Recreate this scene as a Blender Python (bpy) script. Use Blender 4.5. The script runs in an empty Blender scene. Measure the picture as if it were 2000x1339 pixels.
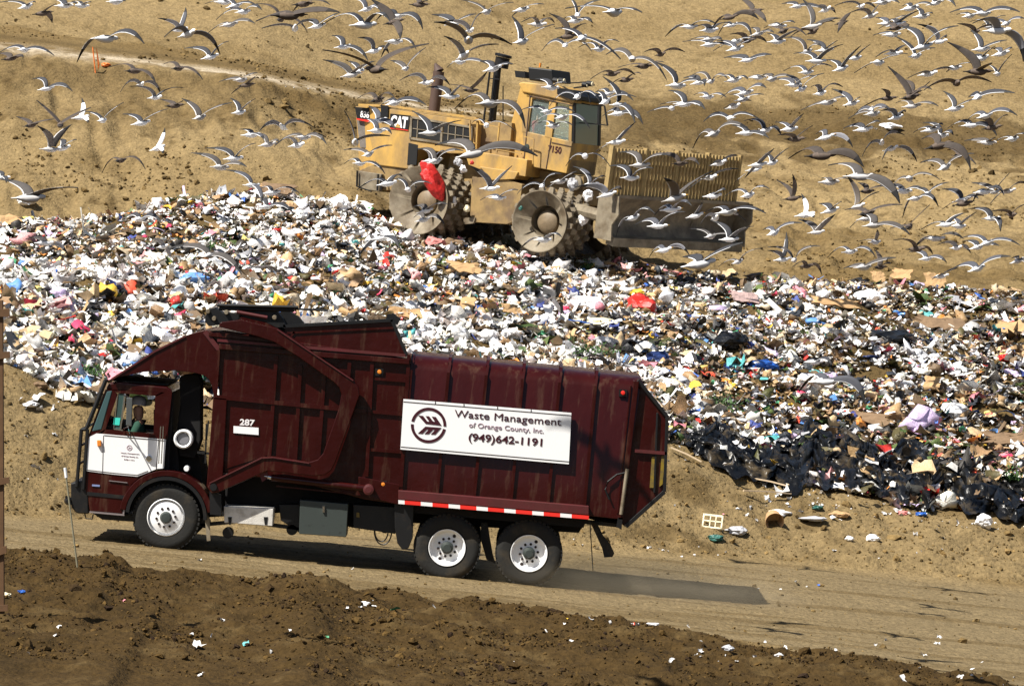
import bpy, bmesh, math, random
import numpy as np
from mathutils import Vector, Matrix

# ------------------------------------------------------------------ camera, sky, sun
scene = bpy.context.scene
COL = scene.collection
FPX = 7320.0                       # focal length in photograph pixels (2000 wide)
PITCH = math.radians(1.8)
CZ = 5.194
cam_data = bpy.data.cameras.new("camera")
cam_data.sensor_width = 36.0
cam_data.lens = FPX / 2000.0 * 36.0
cam_data.clip_start = 1.0
cam_data.clip_end = 2000.0
cam = bpy.data.objects.new("camera", cam_data)
COL.objects.link(cam)
cam.location = (0, 0, CZ)
cam.rotation_euler = (math.pi / 2 - PITCH, 0, 0)
scene.camera = cam

LDIR = Vector((1.75, 1.35, -3.2)).normalized()      # direction the sunlight travels
world = bpy.data.worlds.new("World")
scene.world = world
world.use_nodes = True
wn = world.node_tree
bg = wn.nodes["Background"]
sky = wn.nodes.new("ShaderNodeTexSky")
sky.sky_type = 'NISHITA'
sky.sun_disc = False
sky.sun_elevation = math.asin(-LDIR.z)
sky.sun_rotation = math.atan2(-LDIR.x, -LDIR.y)
sky.dust_density = 1.5
wn.links.new(sky.outputs[0], bg.inputs[0])
bg.inputs[1].default_value = 0.05
sun_d = bpy.data.lights.new("sun", 'SUN')
sun_d.energy = 5.0
sun_d.angle = math.radians(0.5)
sun_d.color = (1.0, 0.955, 0.87)
sun = bpy.data.objects.new("sun", sun_d)
COL.objects.link(sun)
sun.rotation_euler = LDIR.to_track_quat('-Z', 'Y').to_euler()
sun.location = (-30, -20, 60)
scene.view_settings.view_transform = 'Standard'
scene.view_settings.look = 'None'
scene.view_settings.exposure = 0.75
scene.view_settings.gamma = 1.0

random.seed(7)
rng = np.random.default_rng(11)

# ------------------------------------------------------------------ helpers
cp, sp = math.cos(PITCH), math.sin(PITCH)
def ray(px, py):
    a = (px - 1000.0) / FPX
    b = -(py - 669.5) / FPX
    return a, cp + b * sp, -sp + b * cp            # x, y, z of the direction
def W(px, py, Y):
    """world point seen at photo pixel px,py on the plane y = Y"""
    dx, dy, dz = ray(px, py)
    k = Y / dy
    return Vector((dx * k, Y, CZ + dz * k))

def _hash(ix, iy, seed):
    h = (ix * 374761393 + iy * 668265263 + seed * 1442695041) & 0xFFFFFFFF
    h = ((h ^ (h >> 13)) * 1274126177) & 0xFFFFFFFF
    return ((h ^ (h >> 16)) & 0xFFFFFF) / float(0xFFFFFF)
def vnoise(x, y, seed=0):
    x = np.asarray(x, float); y = np.asarray(y, float)
    ix = np.floor(x).astype(np.int64); iy = np.floor(y).astype(np.int64)
    fx = x - ix; fy = y - iy
    fx = fx * fx * (3 - 2 * fx); fy = fy * fy * (3 - 2 * fy)
    a = _hash(ix, iy, seed); b = _hash(ix + 1, iy, seed)
    c = _hash(ix, iy + 1, seed); d = _hash(ix + 1, iy + 1, seed)
    return (a + (b - a) * fx) * (1 - fy) + (c + (d - c) * fx) * fy - 0.5
def fbm(x, y, s, octv=4, seed=0, gain=0.5):
    r = 0; a = 1.0; f = 1.0 / s
    for i in range(octv):
        r = r + a * vnoise(x * f + 17.3 * i, y * f - 9.1 * i, seed + i)
        a *= gain; f *= 2.03
    return r

def mat(name, col, rough=0.6, metal=0.0, var=0.0, vscale=3.0, bump=0.0, bscale=20.0, coat=0.0,
        dirt=None, dscale=2.0, dlo=0.5, dhi=0.7, attr=None, trans=0.0, ior=1.45, alpha=1.0, stretch=None):
    m = bpy.data.materials.new(name)
    m.use_nodes = True
    nt = m.node_tree; N = nt.nodes; L = nt.links
    b = N["Principled BSDF"]
    b.inputs["Roughness"].default_value = rough
    b.inputs["Metallic"].default_value = metal
    b.inputs["IOR"].default_value = ior
    b.inputs["Transmission Weight"].default_value = trans
    b.inputs["Coat Weight"].default_value = coat
    b.inputs["Alpha"].default_value = alpha
    tc = N.new("ShaderNodeTexCoord")
    vec = tc.outputs["Object"]
    if stretch:
        mp = N.new("ShaderNodeMapping"); mp.inputs["Scale"].default_value = stretch
        L.new(vec, mp.inputs[0]); vec = mp.outputs[0]
    c_out = None
    if attr:
        at = N.new("ShaderNodeAttribute"); at.attribute_name = attr
        c_out = at.outputs["Color"]
    else:
        rgb = N.new("ShaderNodeRGB"); rgb.outputs[0].default_value = (*col, 1)
        c_out = rgb.outputs[0]
    if dirt is not None:
        n = N.new("ShaderNodeTexNoise"); n.inputs["Scale"].default_value = dscale
        n.inputs["Detail"].default_value = 6; n.inputs["Roughness"].default_value = 0.65
        L.new(vec, n.inputs["Vector"])
        mr = N.new("ShaderNodeMapRange"); mr.inputs[1].default_value = dlo; mr.inputs[2].default_value = dhi
        L.new(n.outputs[0], mr.inputs[0])
        mx = N.new("ShaderNodeMix"); mx.data_type = 'RGBA'
        L.new(mr.outputs[0], mx.inputs[0]); L.new(c_out, mx.inputs[6]); mx.inputs[7].default_value = (*dirt, 1)
        c_out = mx.outputs[2]
    if var > 0:
        n = N.new("ShaderNodeTexNoise"); n.inputs["Scale"].default_value = vscale
        n.inputs["Detail"].default_value = 8; n.inputs["Roughness"].default_value = 0.7
        L.new(vec, n.inputs["Vector"])
        mr = N.new("ShaderNodeMapRange"); mr.inputs[1].default_value = 0.25; mr.inputs[2].default_value = 0.75
        mr.inputs[3].default_value = 1 - var; mr.inputs[4].default_value = 1 + var
        L.new(n.outputs[0], mr.inputs[0])
        vm = N.new("ShaderNodeVectorMath"); vm.operation = 'SCALE'
        L.new(c_out, vm.inputs[0]); L.new(mr.outputs[0], vm.inputs[3])
        c_out = vm.outputs[0]
    L.new(c_out, b.inputs["Base Color"])
    if bump > 0:
        n = N.new("ShaderNodeTexNoise"); n.inputs["Scale"].default_value = bscale
        n.inputs["Detail"].default_value = 5
        L.new(tc.outputs["Object"], n.inputs["Vector"])
        bp = N.new("ShaderNodeBump"); bp.inputs["Strength"].default_value = 1.0
        bp.inputs["Distance"].default_value = bump
        L.new(n.outputs[0], bp.inputs["Height"]); L.new(bp.outputs[0], b.inputs["Normal"])
    return m

def tag(o, label=None, cat=None, group=None, kind=None):
    if label: o["label"] = label
    if cat: o["category"] = cat
    if group: o["group"] = group
    if kind: o["kind"] = kind
    return o

def empty(name, M):
    o = bpy.data.objects.new(name, None)
    o.empty_display_size = 0.3
    COL.objects.link(o); o.matrix_world = M
    return o

SPLIT = {"wheel_nut", "arm_edge", "clevis", "side_window", "push_arm", "pillar", "end_plate", "hopper_side", "folded_fork", "axle_linkage", "axle", "tailgate_frame", "warning_stripe", "box_latch", "grab_rail", "push_arm",
         "engine_block", "handrail", "ladder", "step_platform", "side_grille", "cable_loop", "fender_liner", "front_frame", "main_frame", "hopper_rim", "hopper_latch",
         "canopy_edge", "grille_guard", "crossbar", "corner_pillar", "light_bar", "mirror_bracket", "stack_brace", "top_rail", "mirror_arm", "bolt", "seat", "under_tray", "window_frame", "chassis"}
class MB:
    """collects shapes, builds ONE mesh object"""
    def __init__(s): s.v = []; s.f = []; s.m = []
    def add(s, vs, fs, mi=0):
        k = len(s.v); s.v += [tuple(p) for p in vs]
        s.f += [tuple(i + k for i in f) for f in fs]; s.m += [mi] * len(fs)
        return s
    def box(s, x0, x1, y0, y1, z0, z1, mi=0):
        vs = [(x, y, z) for x in (x0, x1) for y in (y0, y1) for z in (z0, z1)]
        return s.add(vs, [(0, 1, 3, 2), (4, 6, 7, 5), (0, 4, 5, 1), (2, 3, 7, 6), (0, 2, 6, 4), (1, 5, 7, 3)], mi)
    def prism(s, poly, v0, v1, mi=0):
        """poly in (u,w); extruded along v"""
        n = len(poly)
        vs = [(p[0], v0, p[1]) for p in poly] + [(p[0], v1, p[1]) for p in poly]
        fs = [tuple(range(n)), tuple(range(2 * n - 1, n - 1, -1))]
        fs += [(i, i + n, (i + 1) % n + n, (i + 1) % n) for i in range(n)]
        return s.add(vs, fs, mi)
    def loft(s, rings, mi=0, cap=True):
        n = len(rings[0]); vs = [p for r in rings for p in r]; fs = []
        for j in range(len(rings) - 1):
            for i in range(n):
                a = j * n + i; b = j * n + (i + 1) % n
                fs.append((a, b, b + n, a + n))
        if cap:
            fs.append(tuple(range(n))[::-1]); fs.append(tuple(range((len(rings) - 1) * n, len(rings) * n)))
        return s.add(vs, fs, mi)
    def tube(s, pts, r, n=8, mi=0, r1=None):
        pts = [Vector(p) for p in pts]; rings = []
        for i, p in enumerate(pts):
            d = (pts[min(i + 1, len(pts) - 1)] - pts[max(i - 1, 0)]).normalized()
            a = d.cross(Vector((0.03, 0.02, 1))).normalized()
            if a.length < 0.5: a = d.cross(Vector((1, 0, 0))).normalized()
            b = d.cross(a)
            rr = r if r1 is None else r + (r1 - r) * i / (len(pts) - 1)
            rings.append([p + a * rr * math.cos(t * 2 * math.pi / n) + b * rr * math.sin(t * 2 * math.pi / n) for t in range(n)])
        return s.loft(rings, mi)
    def lathe(s, c, prof, n=32, mi=0, closed=False, cap=True):
        """about the v axis through c=(u,w); prof = [(v, r)]"""
        k = []
        vs = []
        for (v, r) in prof:
            for t in range(n):
                a = 2 * math.pi * t / n
                vs.append((c[0] + r * math.cos(a), v, c[1] + r * math.sin(a)))
        fs = []
        m = len(prof)
        for j in range(m if closed else m - 1):
            j2 = (j + 1) % m
            for t in range(n):
                fs.append((j * n + t, j * n + (t + 1) % n, j2 * n + (t + 1) % n, j2 * n + t))
        if not closed and cap:
            if prof[0][1] > 1e-4: fs.append(tuple(range(n))[::-1])
            if prof[-1][1] > 1e-4: fs.append(tuple(range((m - 1) * n, m * n)))
        return s.add(vs, fs, mi)
    def build(s, name, mats, parent=None, smooth=False, bevel=0.0, fix=True):
        if name in SPLIT: return s.build_split(name, mats, parent, smooth, bevel)
        return s.build_one(name, mats, parent, smooth, bevel, fix)
    def build_split(s, name, mats, parent, smooth, bevel):
        """every separate piece becomes an object of its own"""
        rep = list(range(len(s.v)))
        def find(i):
            while rep[i] != i: rep[i] = rep[rep[i]]; i = rep[i]
            return i
        for f in s.f:
            for a in f[1:]: rep[find(a)] = find(f[0])
        comps = {}
        for f, m in zip(s.f, s.m): comps.setdefault(find(f[0]), []).append((f, m))
        best = None; bn = -1
        for key, fl in comps.items():
            ids = sorted({i for f, _ in fl for i in f}); mp = {a: k for k, a in enumerate(ids)}
            q = MB(); q.v = [s.v[i] for i in ids]; q.f = [tuple(mp[i] for i in f) for f, _ in fl]; q.m = [m for _, m in fl]
            o = q.build_one(name, mats, parent, smooth, bevel, True)
            if best is None: best = o
        return best
    def build_one(s, name, mats, parent=None, smooth=False, bevel=0.0, fix=True):
        me = bpy.data.meshes.new(name)
        me.from_pydata(s.v, [], s.f); me.update()
        if not isinstance(mats, (list, tuple)): mats = [mats]
        for m in mats: me.materials.append(m)
        if len(mats) > 1: me.polygons.foreach_set("material_index", s.m)
        if fix:
            bm = bmesh.new(); bm.from_mesh(me)
            bmesh.ops.remove_doubles(bm, verts=bm.verts, dist=1e-5)
            bmesh.ops.recalc_face_normals(bm, faces=bm.faces)
            bm.to_mesh(me); bm.free()
        o = bpy.data.objects.new(name, me); COL.objects.link(o)
        if parent: o.parent = parent
        if smooth:
            for p in me.polygons: p.use_smooth = True
            try: me.set_sharp_from_angle(angle=math.radians(38))
            except Exception: pass
        if bevel > 0:
            b = o.modifiers.new("bevel", 'BEVEL'); b.width = bevel; b.segments = 2; b.limit_method = 'ANGLE'
            b.angle_limit = math.radians(40)
        return o

def frame_matrix(origin, u, v, w):
    M = Matrix(((u.x, v.x, w.x, origin.x), (u.y, v.y, w.y, origin.y), (u.z, v.z, w.z, origin.z), (0, 0, 0, 1)))
    return M
class Frame:
    """a thing's own axes; P() reads a traced outline at depth v behind the thing's near face"""
    def __init__(s, M): s.M = M; s.I = M.inverted()
    def p(s, px, py, v):
        o = s.I @ Vector((0, 0, CZ)); d = s.I.to_3x3() @ Vector(ray(px, py))
        k = (v - o.y) / d.y; q = o + d * k
        return (q.x, q.z)
    def P(s, pts, v): return [s.p(a, b, v) for a, b in pts]

def text_mesh(s, size=1.0, bold=0.0, depth=0.01):
    cu = bpy.data.curves.new("lettering", 'FONT'); cu.body = s; cu.size = size
    cu.offset = bold; cu.extrude = depth; cu.align_x = 'LEFT'
    to = bpy.data.objects.new("lettering_tmp", cu); COL.objects.link(to)
    bpy.context.view_layer.update()
    me = bpy.data.meshes.new_from_object(to)
    COL.objects.unlink(to); bpy.data.objects.remove(to)
    return me
def lettering(s, p0, p1, height, v, m, parent, name="lettering", bold=0.0, xsq=True):
    """baseline from p0 to p1 (u,w), glyph height, at depth v (facing -v)"""
    me = text_mesh(s, 1.0, bold, 0.004)
    co = np.empty(len(me.vertices) * 3); me.vertices.foreach_get("co", co); co = co.reshape(-1, 3)
    x0, x1 = co[:, 0].min(), co[:, 0].max()
    cap = 0.72
    du = Vector((p1[0] - p0[0], p1[1] - p0[1])); L = du.length; du.normalize(); dn = Vector((-du.y, du.x))
    sx = L / (x1 - x0); sy = height / cap
    out = np.empty_like(co)
    X = (co[:, 0] - x0) * sx; Y = co[:, 1] * sy
    out[:, 0] = p0[0] + X * du.x + Y * dn.x
    out[:, 2] = p0[1] + X * du.y + Y * dn.y
    out[:, 1] = v - co[:, 2]
    me.vertices.foreach_set("co", out.ravel()); me.update()
    me.materials.clear(); me.materials.append(m)
    o = bpy.data.objects.new(name, me); COL.objects.link(o); o.parent = parent
    return o

# ------------------------------------------------------------------ terrain
FP = np.array([0, 130, 240, 262, 400, 500, 560, 600, 650, 700, 780, 850, 920, 1000, 1310, 1500, 1750, 2000], float)
def ctl(px, vals): return np.interp(FP, px, vals)
P5 = [0, 500, 1000, 1500, 2000]
ROADROW = 1072 + (FP - 325) * 0.103
def zrow(rows, Y):
    b = -(rows - 669.5) / FPX
    return CZ + Y * (-sp + b * cp) / (cp + b * sp)
crestY = ctl(P5, [56, 56.4, 55.4, 54, 52])
crestR = ctl([0, 130, 240, 262, 400, 500, 560, 600, 650, 700, 850, 1000, 1310, 1500, 1750, 2000], [1075, 1087, 1084, 1102, 1110, 1120, 1110, 1107, 1122, 1142, 1163, 1183, 1222, 1250, 1291, 1336])
crestZ = zrow(crestR, crestY)
def X_of(Y): return (FP - 1000) / FPX * Y / cp
def roadz(X): return -0.103 * (X + 5.53)
farY = ctl([0, 350, 700, 1000, 1500, 2000], [62.6, 64.6, 66.2, 67.4, 69.4, 69.6])
lowY = ctl([0, 500, 1000, 1310, 1500, 1700, 2000], [66.6, 68.6, 70.8, 72.4, 72.4, 72.2, 72])
lowR = ctl([0, 130, 262, 500, 1000, 1310, 1400, 1500, 1700, 2000], [748, 772, 790, 800, 840, 862, 915, 938, 985, 1028])
topY = ctl(P5, [98, 100, 99, 98.5, 98])
topR = ctl([0, 200, 300, 430, 560, 700, 780, 850, 920, 1000, 1200, 1500, 2000], [434, 434, 418, 378, 392, 408, 448, 463, 475, 489, 518, 550, 574])
bnkY = ctl(P5, [108, 109, 115, 118, 118])
bnkR = ctl([0, 180, 500, 700, 850, 1000, 1250, 1500, 2000], [102, 120, 160, 195, 218, 232, 262, 266, 275])
benY = ctl(P5, [113, 114, 118, 120, 120.5])
benR = ctl([0, 500, 850, 1000, 1200, 1500, 1700, 2000], [50, 118, 190, 198, 203, 212, 215, 238])
r0Y = ctl(P5, [117, 120, 129, 132, 134])
K = []
K.append((np.full_like(FP, 10.0), crestZ - 3.0))
K.append((np.full_like(FP, 48.0), crestZ - 0.55))
K.append((crestY, crestZ))
K.append((crestY + 0.7, roadz(X_of(crestY + 0.7))))
K.append((farY, roadz(X_of(farY))))
K.append((lowY, zrow(lowR, lowY)))
K.append((topY, zrow(topR, topY)))
K.append((topY + 1.2, zrow(topR - 6, topY + 1.2)))
K.append((bnkY, zrow(bnkR, bnkY)))
K.append((benY, zrow(benR, benY)))
K.append((r0Y, zrow(0 * FP, r0Y)))
K.append((np.full_like(FP, 190.0), zrow(0 * FP, r0Y) + (190 - r0Y) * 0.27))
KK = []
for Yk, Zk in K:
    Xk = X_of(Yk)
    a = max(1, np.searchsorted(FP, 400)); b = len(FP) - 4
    lx = np.array([-60.0]); rx = np.array([60.0])
    sl = -0.10
    Xe = np.concatenate([lx, Xk, rx]); Ye = np.concatenate([[Yk[0]], Yk, [Yk[-1]]])
    Ze = np.concatenate([[Zk[0] + sl * (lx[0] - Xk[0])], Zk, [Zk[-1] + sl * (rx[0] - Xk[-1])]])
    KK.append((Xe, Ye, Ze))
def base_h(x, y):
    Yk = np.array([np.interp(x, a, b) for a, b, c in KK]); Zk = np.array([np.interp(x, a, c) for a, b, c in KK])
    z = Zk[0].copy(); t = np.zeros_like(z)
    for k in range(len(KK) - 1):
        f = np.clip((y - Yk[k]) / np.maximum(Yk[k + 1] - Yk[k], 0.2), 0, 1)
        msk = y >= Yk[k]
        z = np.where(msk, Zk[k] + (Zk[k + 1] - Zk[k]) * f, z)
        t = np.where(msk, k + f, t)
    return z, t
def sstep(a, b, x):
    t = np.clip((x - a) / (b - a), 0, 1); return t * t * (3 - 2 * t)
def ground(x, y, fine=True):
    x = np.atleast_1d(np.asarray(x, float)); y = np.atleast_1d(np.asarray(y, float))
    z0, t = base_h(x, y); za, _ = base_h(x, y - 0.35); zb, _ = base_h(x, y + 0.35)
    z = (z0 * 2 + za + zb) / 4
    mound = sstep(0.5, 1.5, t) * (1 - sstep(2.6, 3.1, t))
    road = sstep(2.8, 3.05, t) * (1 - sstep(3.9, 4.05, t))
    bank = sstep(3.95, 4.15, t) * (1 - sstep(4.9, 5.1, t))
    trash = sstep(4.95, 5.15, t) * (1 - sstep(5.93, 6.0, t))
    back = sstep(6.0, 6.6, t)
    bench = sstep(7.95, 8.2, t) * (1 - sstep(8.9, 9.0, t)) * (1 - sstep(3, 8, x))
    n1 = fbm(x, y, 2.6, 4, 3); n2 = fbm(x, y, 0.55, 4, 31); n3 = fbm(x, y, 0.16, 3, 57)
    ridge = 0.5 - np.abs(fbm(x * 1.0, y * 2.2, 1.3, 4, 77))
    rut = np.sin((y - 0.02 * x) * 5.2 + 2 * fbm(x, y * 3, 6, 2, 5)) * fbm(x * 0.25, y * 2.5, 0.9, 3, 91)
    z = z + mound * (0.16 * n1 + 0.12 * n2 + 0.09 * n3 + 0.13 * (ridge - 0.3) - 0.02)
    z = z + road * (0.025 * n1 + 0.015 * n2 + 0.045 * rut + 0.012 * n3)
    z = z + bank * (0.16 * n1 + 0.17 * n2 + 0.06 * n3)
    near_doz = np.exp(-(((x + 0.8) / 3.6) ** 2 + ((y - 96.5) / 3.5) ** 2) ** 2)
    z = z + trash * (0.50 * n1 + 0.25 * n2) * (1 - 0.8 * near_doz) - 0.10 * near_doz * trash
    crk = np.minimum(0, fbm(x * 1.3 + y * 0.3, y * 0.4, 0.9, 3, 63) + 0.05)
    gul = fbm(x * 1.0 + 0.35 * (y - 108), (y - 108) * 0.22, 0.8, 3, 64)
    lip = np.exp(-((t - 7.9) / 0.12) ** 2)
    upper = sstep(8.9, 9.2, t)
    nb = fbm(x * 0.25, y * 1.3, 1.2, 4, 45)
    z = z + back * (1 - bench) * ((0.24 - 0.17 * upper) * n1 + (0.12 - 0.07 * upper) * n2 + 0.05 * n3 + 0.10 * nb + 0.16 * gul * sstep(6.3, 6.9, t) * (1 - sstep(7.8, 8.0, t)) * (1 - sstep(-2, 1, x))
                                  + 0.38 * crk * sstep(6.3, 6.9, t) * (1 - sstep(7.9, 8.3, t)))
    z = z + bench * 0.04 * n2
    # compactor tracks on the flat at the right
    trk = sstep(6.25, 6.5, t) * (1 - sstep(7.6, 7.9, t)) * sstep(0, 3, x)
    z = z + trk * 0.075 * np.sin((y + 0.16 * x) * 9 + 3 * fbm(x, y, 5, 2, 8)) * (0.5 + fbm(x, y, 2, 2, 15))
    return z, t, dict(mound=mound, road=road, bank=bank, trash=trash, back=back, bench=bench, n1=n1, n2=n2, n3=n3, trk=trk, rut=rut)
def G(px, py, y0=44.0, y1=160.0):
    """point of the ground seen at a photo pixel"""
    dx, dy, dz = ray(px, py)
    ys = np.arange(y0, y1, 0.1); xs = dx / dy * ys; zs = CZ + dz / dy * ys
    h = ground(xs, ys)[0]
    i = np.argmax(h >= zs) if np.any(h >= zs) else len(ys) - 1
    return Vector((xs[i], ys[i], h[i]))

# rows: fine near the road, coarser behind
ys = [10.0]
while ys[-1] < 190:
    y = ys[-1]
    ys.append(y + (1.5 if y < 42 else 0.35 if y < 46.5 else 0.075 if y < 74 else 0.16 if y < 101 else 0.13 if y < 136 else 1.6))
ys = np.array(ys)
xs = np.concatenate([np.arange(-60, -18, 1.5), np.arange(-18, 18, 0.075), np.arange(18, 60.1, 1.5)])
GX, GY = np.meshgrid(xs, ys)
jx = (vnoise(GX * 7, GY * 7, 200)) * 0.03
zz, tt, R = ground((GX + jx).ravel(), GY.ravel())
nx, ny = len(xs), len(ys)
co = np.column_stack([(GX + jx).ravel(), GY.ravel(), zz])
# soil colours (the soil's own colour: dry tan, damp brown)
c_tan = np.array([0.235, 0.168, 0.080]); c_tan2 = np.array([0.135, 0.090, 0.036]); c_road = np.array([0.175, 0.130, 0.068])
c_damp = np.array([0.050, 0.031, 0.010]); c_mound = np.array([0.052, 0.031, 0.0098]); c_pale = np.array([0.48, 0.40, 0.29])
def mixc(a, b, t): return a * (1 - t[:, None]) + b * t[:, None]
X_, Y_ = co[:, 0], co[:, 1]
big = fbm(X_, Y_, 5.0, 4, 400); med = fbm(X_, Y_, 0.9, 4, 420); fin = fbm(X_, Y_, 0.25, 3, 440)
colr = np.tile(c_tan, (len(X_), 1))
bandn = fbm(X_ * 0.12 + 3, (Y_ + 0.12 * X_) * 0.9, 1.6, 4, 430)
colr = mixc(colr, c_tan2, np.clip(sstep(-0.15, 0.5, 0.5 * big + 1.1 * bandn + 0.2 * med), 0, 1) * np.where(tt > 9, 0.45, 0.9))
colr = mixc(colr, c_tan2 * 0.8, sstep(6.0, 6.3, tt) * (1 - sstep(6.5, 7.6, tt)) * 0.55)
lowleft = sstep(6.0, 6.1, tt) * (1 - sstep(6.35, 7.0, tt + 0.45 * med + 0.3 * fin)) * (1 - sstep(1, 6, X_))
colr = mixc(colr, c_damp * 1.5, lowleft * 0.8)
darkband = sstep(7.75, 7.92, tt + 0.22 * med) * (1 - sstep(8.9, 9.15, tt + 0.3 * med)) * sstep(2.0, 4.0, X_)
colr = mixc(colr, c_damp * 1.25, darkband * 0.75)
lipm = sstep(7.45, 7.8, tt + 0.35 * med) * (1 - sstep(7.97, 8.03, tt)) * (1 - sstep(2, 4, X_))
colr = mixc(colr, c_damp * 1.5, lipm * 0.55)
colr = mixc(colr, c_damp * 1.3, sstep(0.25, 0.6, 0.6 * med + 0.9 * fin) * (tt > 6) * np.where(tt > 9, 0.35, 0.6))
benchc = sstep(8.0, 8.1, tt) * (1 - sstep(8.9, 9.05, tt)) * (1 - sstep(0, 2.5, X_))
strip = np.exp(-((tt - 8.22 - 0.05 * med) / 0.15) ** 2) * np.clip(0.62 + 1.0 * fin + 0.8 * med, 0, 1)
colr = mixc(colr, c_tan2 * 1.1, benchc * 0.8)
colr = mixc(colr, c_pale, benchc * strip * 0.9)
colr = mixc(colr, c_tan2 * 0.62, benchc * np.exp(-((tt - 8.6) / 0.09) ** 2) * 0.6)
colr = mixc(colr, c_tan2 * 0.75, R['trash'])
bk = mixc(np.tile(c_tan * 0.82, (len(X_), 1)), c_damp * 1.35, np.clip(sstep(-0.15, 0.45, med + 0.5 * big), 0, 1) * 0.75)
colr = mixc(colr, bk, R['bank'])
rd = mixc(np.tile(c_road, (len(X_), 1)), c_tan2 * 0.75, sstep(0.0, 0.35, R['rut'] + 0.9 * fbm(X_ * 0.12, (Y_ - 0.02 * X_) * 1.1, 0.9, 3, 460)) * 0.6)
colr = mixc(colr, rd, R['road'])
mo = mixc(np.tile(c_mound, (len(X_), 1)), c_tan2 * 0.8, sstep(0.15, 0.6, med + 0.7 * fin) * 0.5)
mo = mixc(mo, c_damp * 0.55, sstep(0.15, 0.5, -med - 0.4 * fin) * 0.5)
colr = mixc(colr, mo, np.where(tt < 2.9, np.maximum(R['mound'], tt < 1.6), 0) * 1.0)
colr = np.clip(colr, 0.004, 0.9)

soil = mat("soil", (0.3, 0.2, 0.1), rough=0.95, attr="tint", var=0.48, vscale=8.0, bump=0.05, bscale=14.0)
soil.node_tree.nodes["Principled BSDF"].inputs["Specular IOR Level"].default_value = 0.15
idx = np.arange(nx * ny).reshape(ny, nx)
quads = np.stack([idx[:-1, :-1], idx[:-1, 1:], idx[1:, 1:], idx[1:, :-1]], axis=-1).reshape(-1, 4)
tq = tt[quads].mean(axis=1); xq = X_[quads].mean(axis=1)
def np_mesh(name, verts, faces, mats, tint=None, smooth=False, mi=None):
    """faces (m,k) array or list of arrays of the same verts"""
    if isinstance(faces, np.ndarray): faces = [faces]
    me = bpy.data.meshes.new(name)
    me.vertices.add(len(verts)); me.vertices.foreach_set("co", verts.astype(np.float32).ravel())
    nl = sum(f.size for f in faces); nf = sum(len(f) for f in faces)
    me.loops.add(nl); me.polygons.add(nf)
    me.loops.foreach_set("vertex_index", np.concatenate([f.ravel() for f in faces]).astype(np.int32))
    tot = np.concatenate([np.full(len(f), f.shape[1]) for f in faces])
    st = np.concatenate([[0], np.cumsum(tot)[:-1]])
    me.polygons.foreach_set("loop_start", st.astype(np.int32))
    me.polygons.foreach_set("loop_total", tot.astype(np.int32))
    if mi is not None: me.polygons.foreach_set("material_index", mi.astype(np.int32))
    me.polygons.foreach_set("use_smooth", np.full(nf, smooth))
    me.update(calc_edges=True)
    if tint is not None:
        at = me.attributes.new("tint", 'FLOAT_COLOR', 'POINT')
        at.data.foreach_set("color", np.column_stack([tint, np.ones(len(tint))]).astype(np.float32).ravel())
    for m in (mats if isinstance(mats, (list, tuple)) else [mats]): me.materials.append(m)
    o = bpy.data.objects.new(name, me); COL.objects.link(o)
    return o
def submesh(name, sel, kind="structure"):
    q = quads[sel]; used = np.unique(q)
    rm = np.full(nx * ny, -1); rm[used] = np.arange(len(used))
    o = np_mesh(name, co[used], rm[q], soil, colr[used], smooth=True)
    o["kind"] = kind
    return o
isroad = (tq > 2.9) & (tq <= 4.0)
isback = (tq > 6.05)
istrk = (tq > 8.0) & (tq < 9.0) & (xq < 2.5)
submesh("dirt_road", isroad)
submesh("hillside_track", istrk)
submesh("hillside", isback & ~istrk)
submesh("ground", ~isroad & ~isback)

# loose clods and stones lying on the soil
def ico(sub=1):
    bm = bmesh.new(); bmesh.ops.create_icosphere(bm, subdivisions=sub, radius=1.0)
    v = np.array([x.co[:] for x in bm.verts]); f = np.array([[q.index for q in x.verts] for x in bm.faces]); bm.free()
    return v, f
ICO1 = ico(1); ICO2 = ico(2); ICO3 = ico(3)
def rotmats(n, flat=1.0):
    a = rng.uniform(0, 2 * np.pi, n); b = rng.normal(0, 0.6 * flat, n); c = rng.normal(0, 0.6 * flat, n)
    ca, sa, cb, sb, cc, sc = np.cos(a), np.sin(a), np.cos(b), np.sin(b), np.cos(c), np.sin(c)
    o = np.zeros(n); e = np.ones(n)
    Rz = np.array([[ca, -sa, o], [sa, ca, o], [o, o, e]]).transpose(2, 0, 1)
    Rx = np.array([[e, o, o], [o, cb, -sb], [o, sb, cb]]).transpose(2, 0, 1)
    Ry = np.array([[cc, o, sc], [o, e, o], [-sc, o, cc]]).transpose(2, 0, 1)
    return Rz @ Rx @ Ry
def scatter(n, ylo, yhi, xlim, cond, size):
    y = rng.uniform(ylo, yhi, n * 4); x = rng.uniform(-1, 1, n * 4) * (xlim + y * 0.142)
    z, t, r = ground(x, y)
    keep = rng.random(len(x)) < cond(x, y, t, r)
    x, y, z, t = [a[keep][:n] for a in (x, y, z, t)]
    s = size[0] * np.exp(rng.normal(0, size[1], len(x)))
    return x, y, z, t, s
def clods(name, n, ylo, yhi, cond, size, colf, label):
    x, y, z, t, s = scatter(n, ylo, yhi, 1.5, cond, size)
    V, F = ICO1; n = len(x)
    Rm = rotmats(n)
    vv = V[None] * (1 + rng.normal(0, 0.22, (n, len(V), 1))) * np.array([1, 0.8, 0.6])
    vv = np.einsum('nij,nkj->nki', Rm, vv) * s[:, None, None]
    vv += np.column_stack([x, y, z + s * 0.2])[:, None]
    ff = (F[None] + (np.arange(n) * len(V))[:, None, None]).reshape(-1, 3)
    tint = np.repeat(colf(n, t), len(V), axis=0)
    o = np_mesh(name, vv.reshape(-1, 3), ff, soil, tint)
    tag(o, label, "soil clods", kind="stuff")
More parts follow.
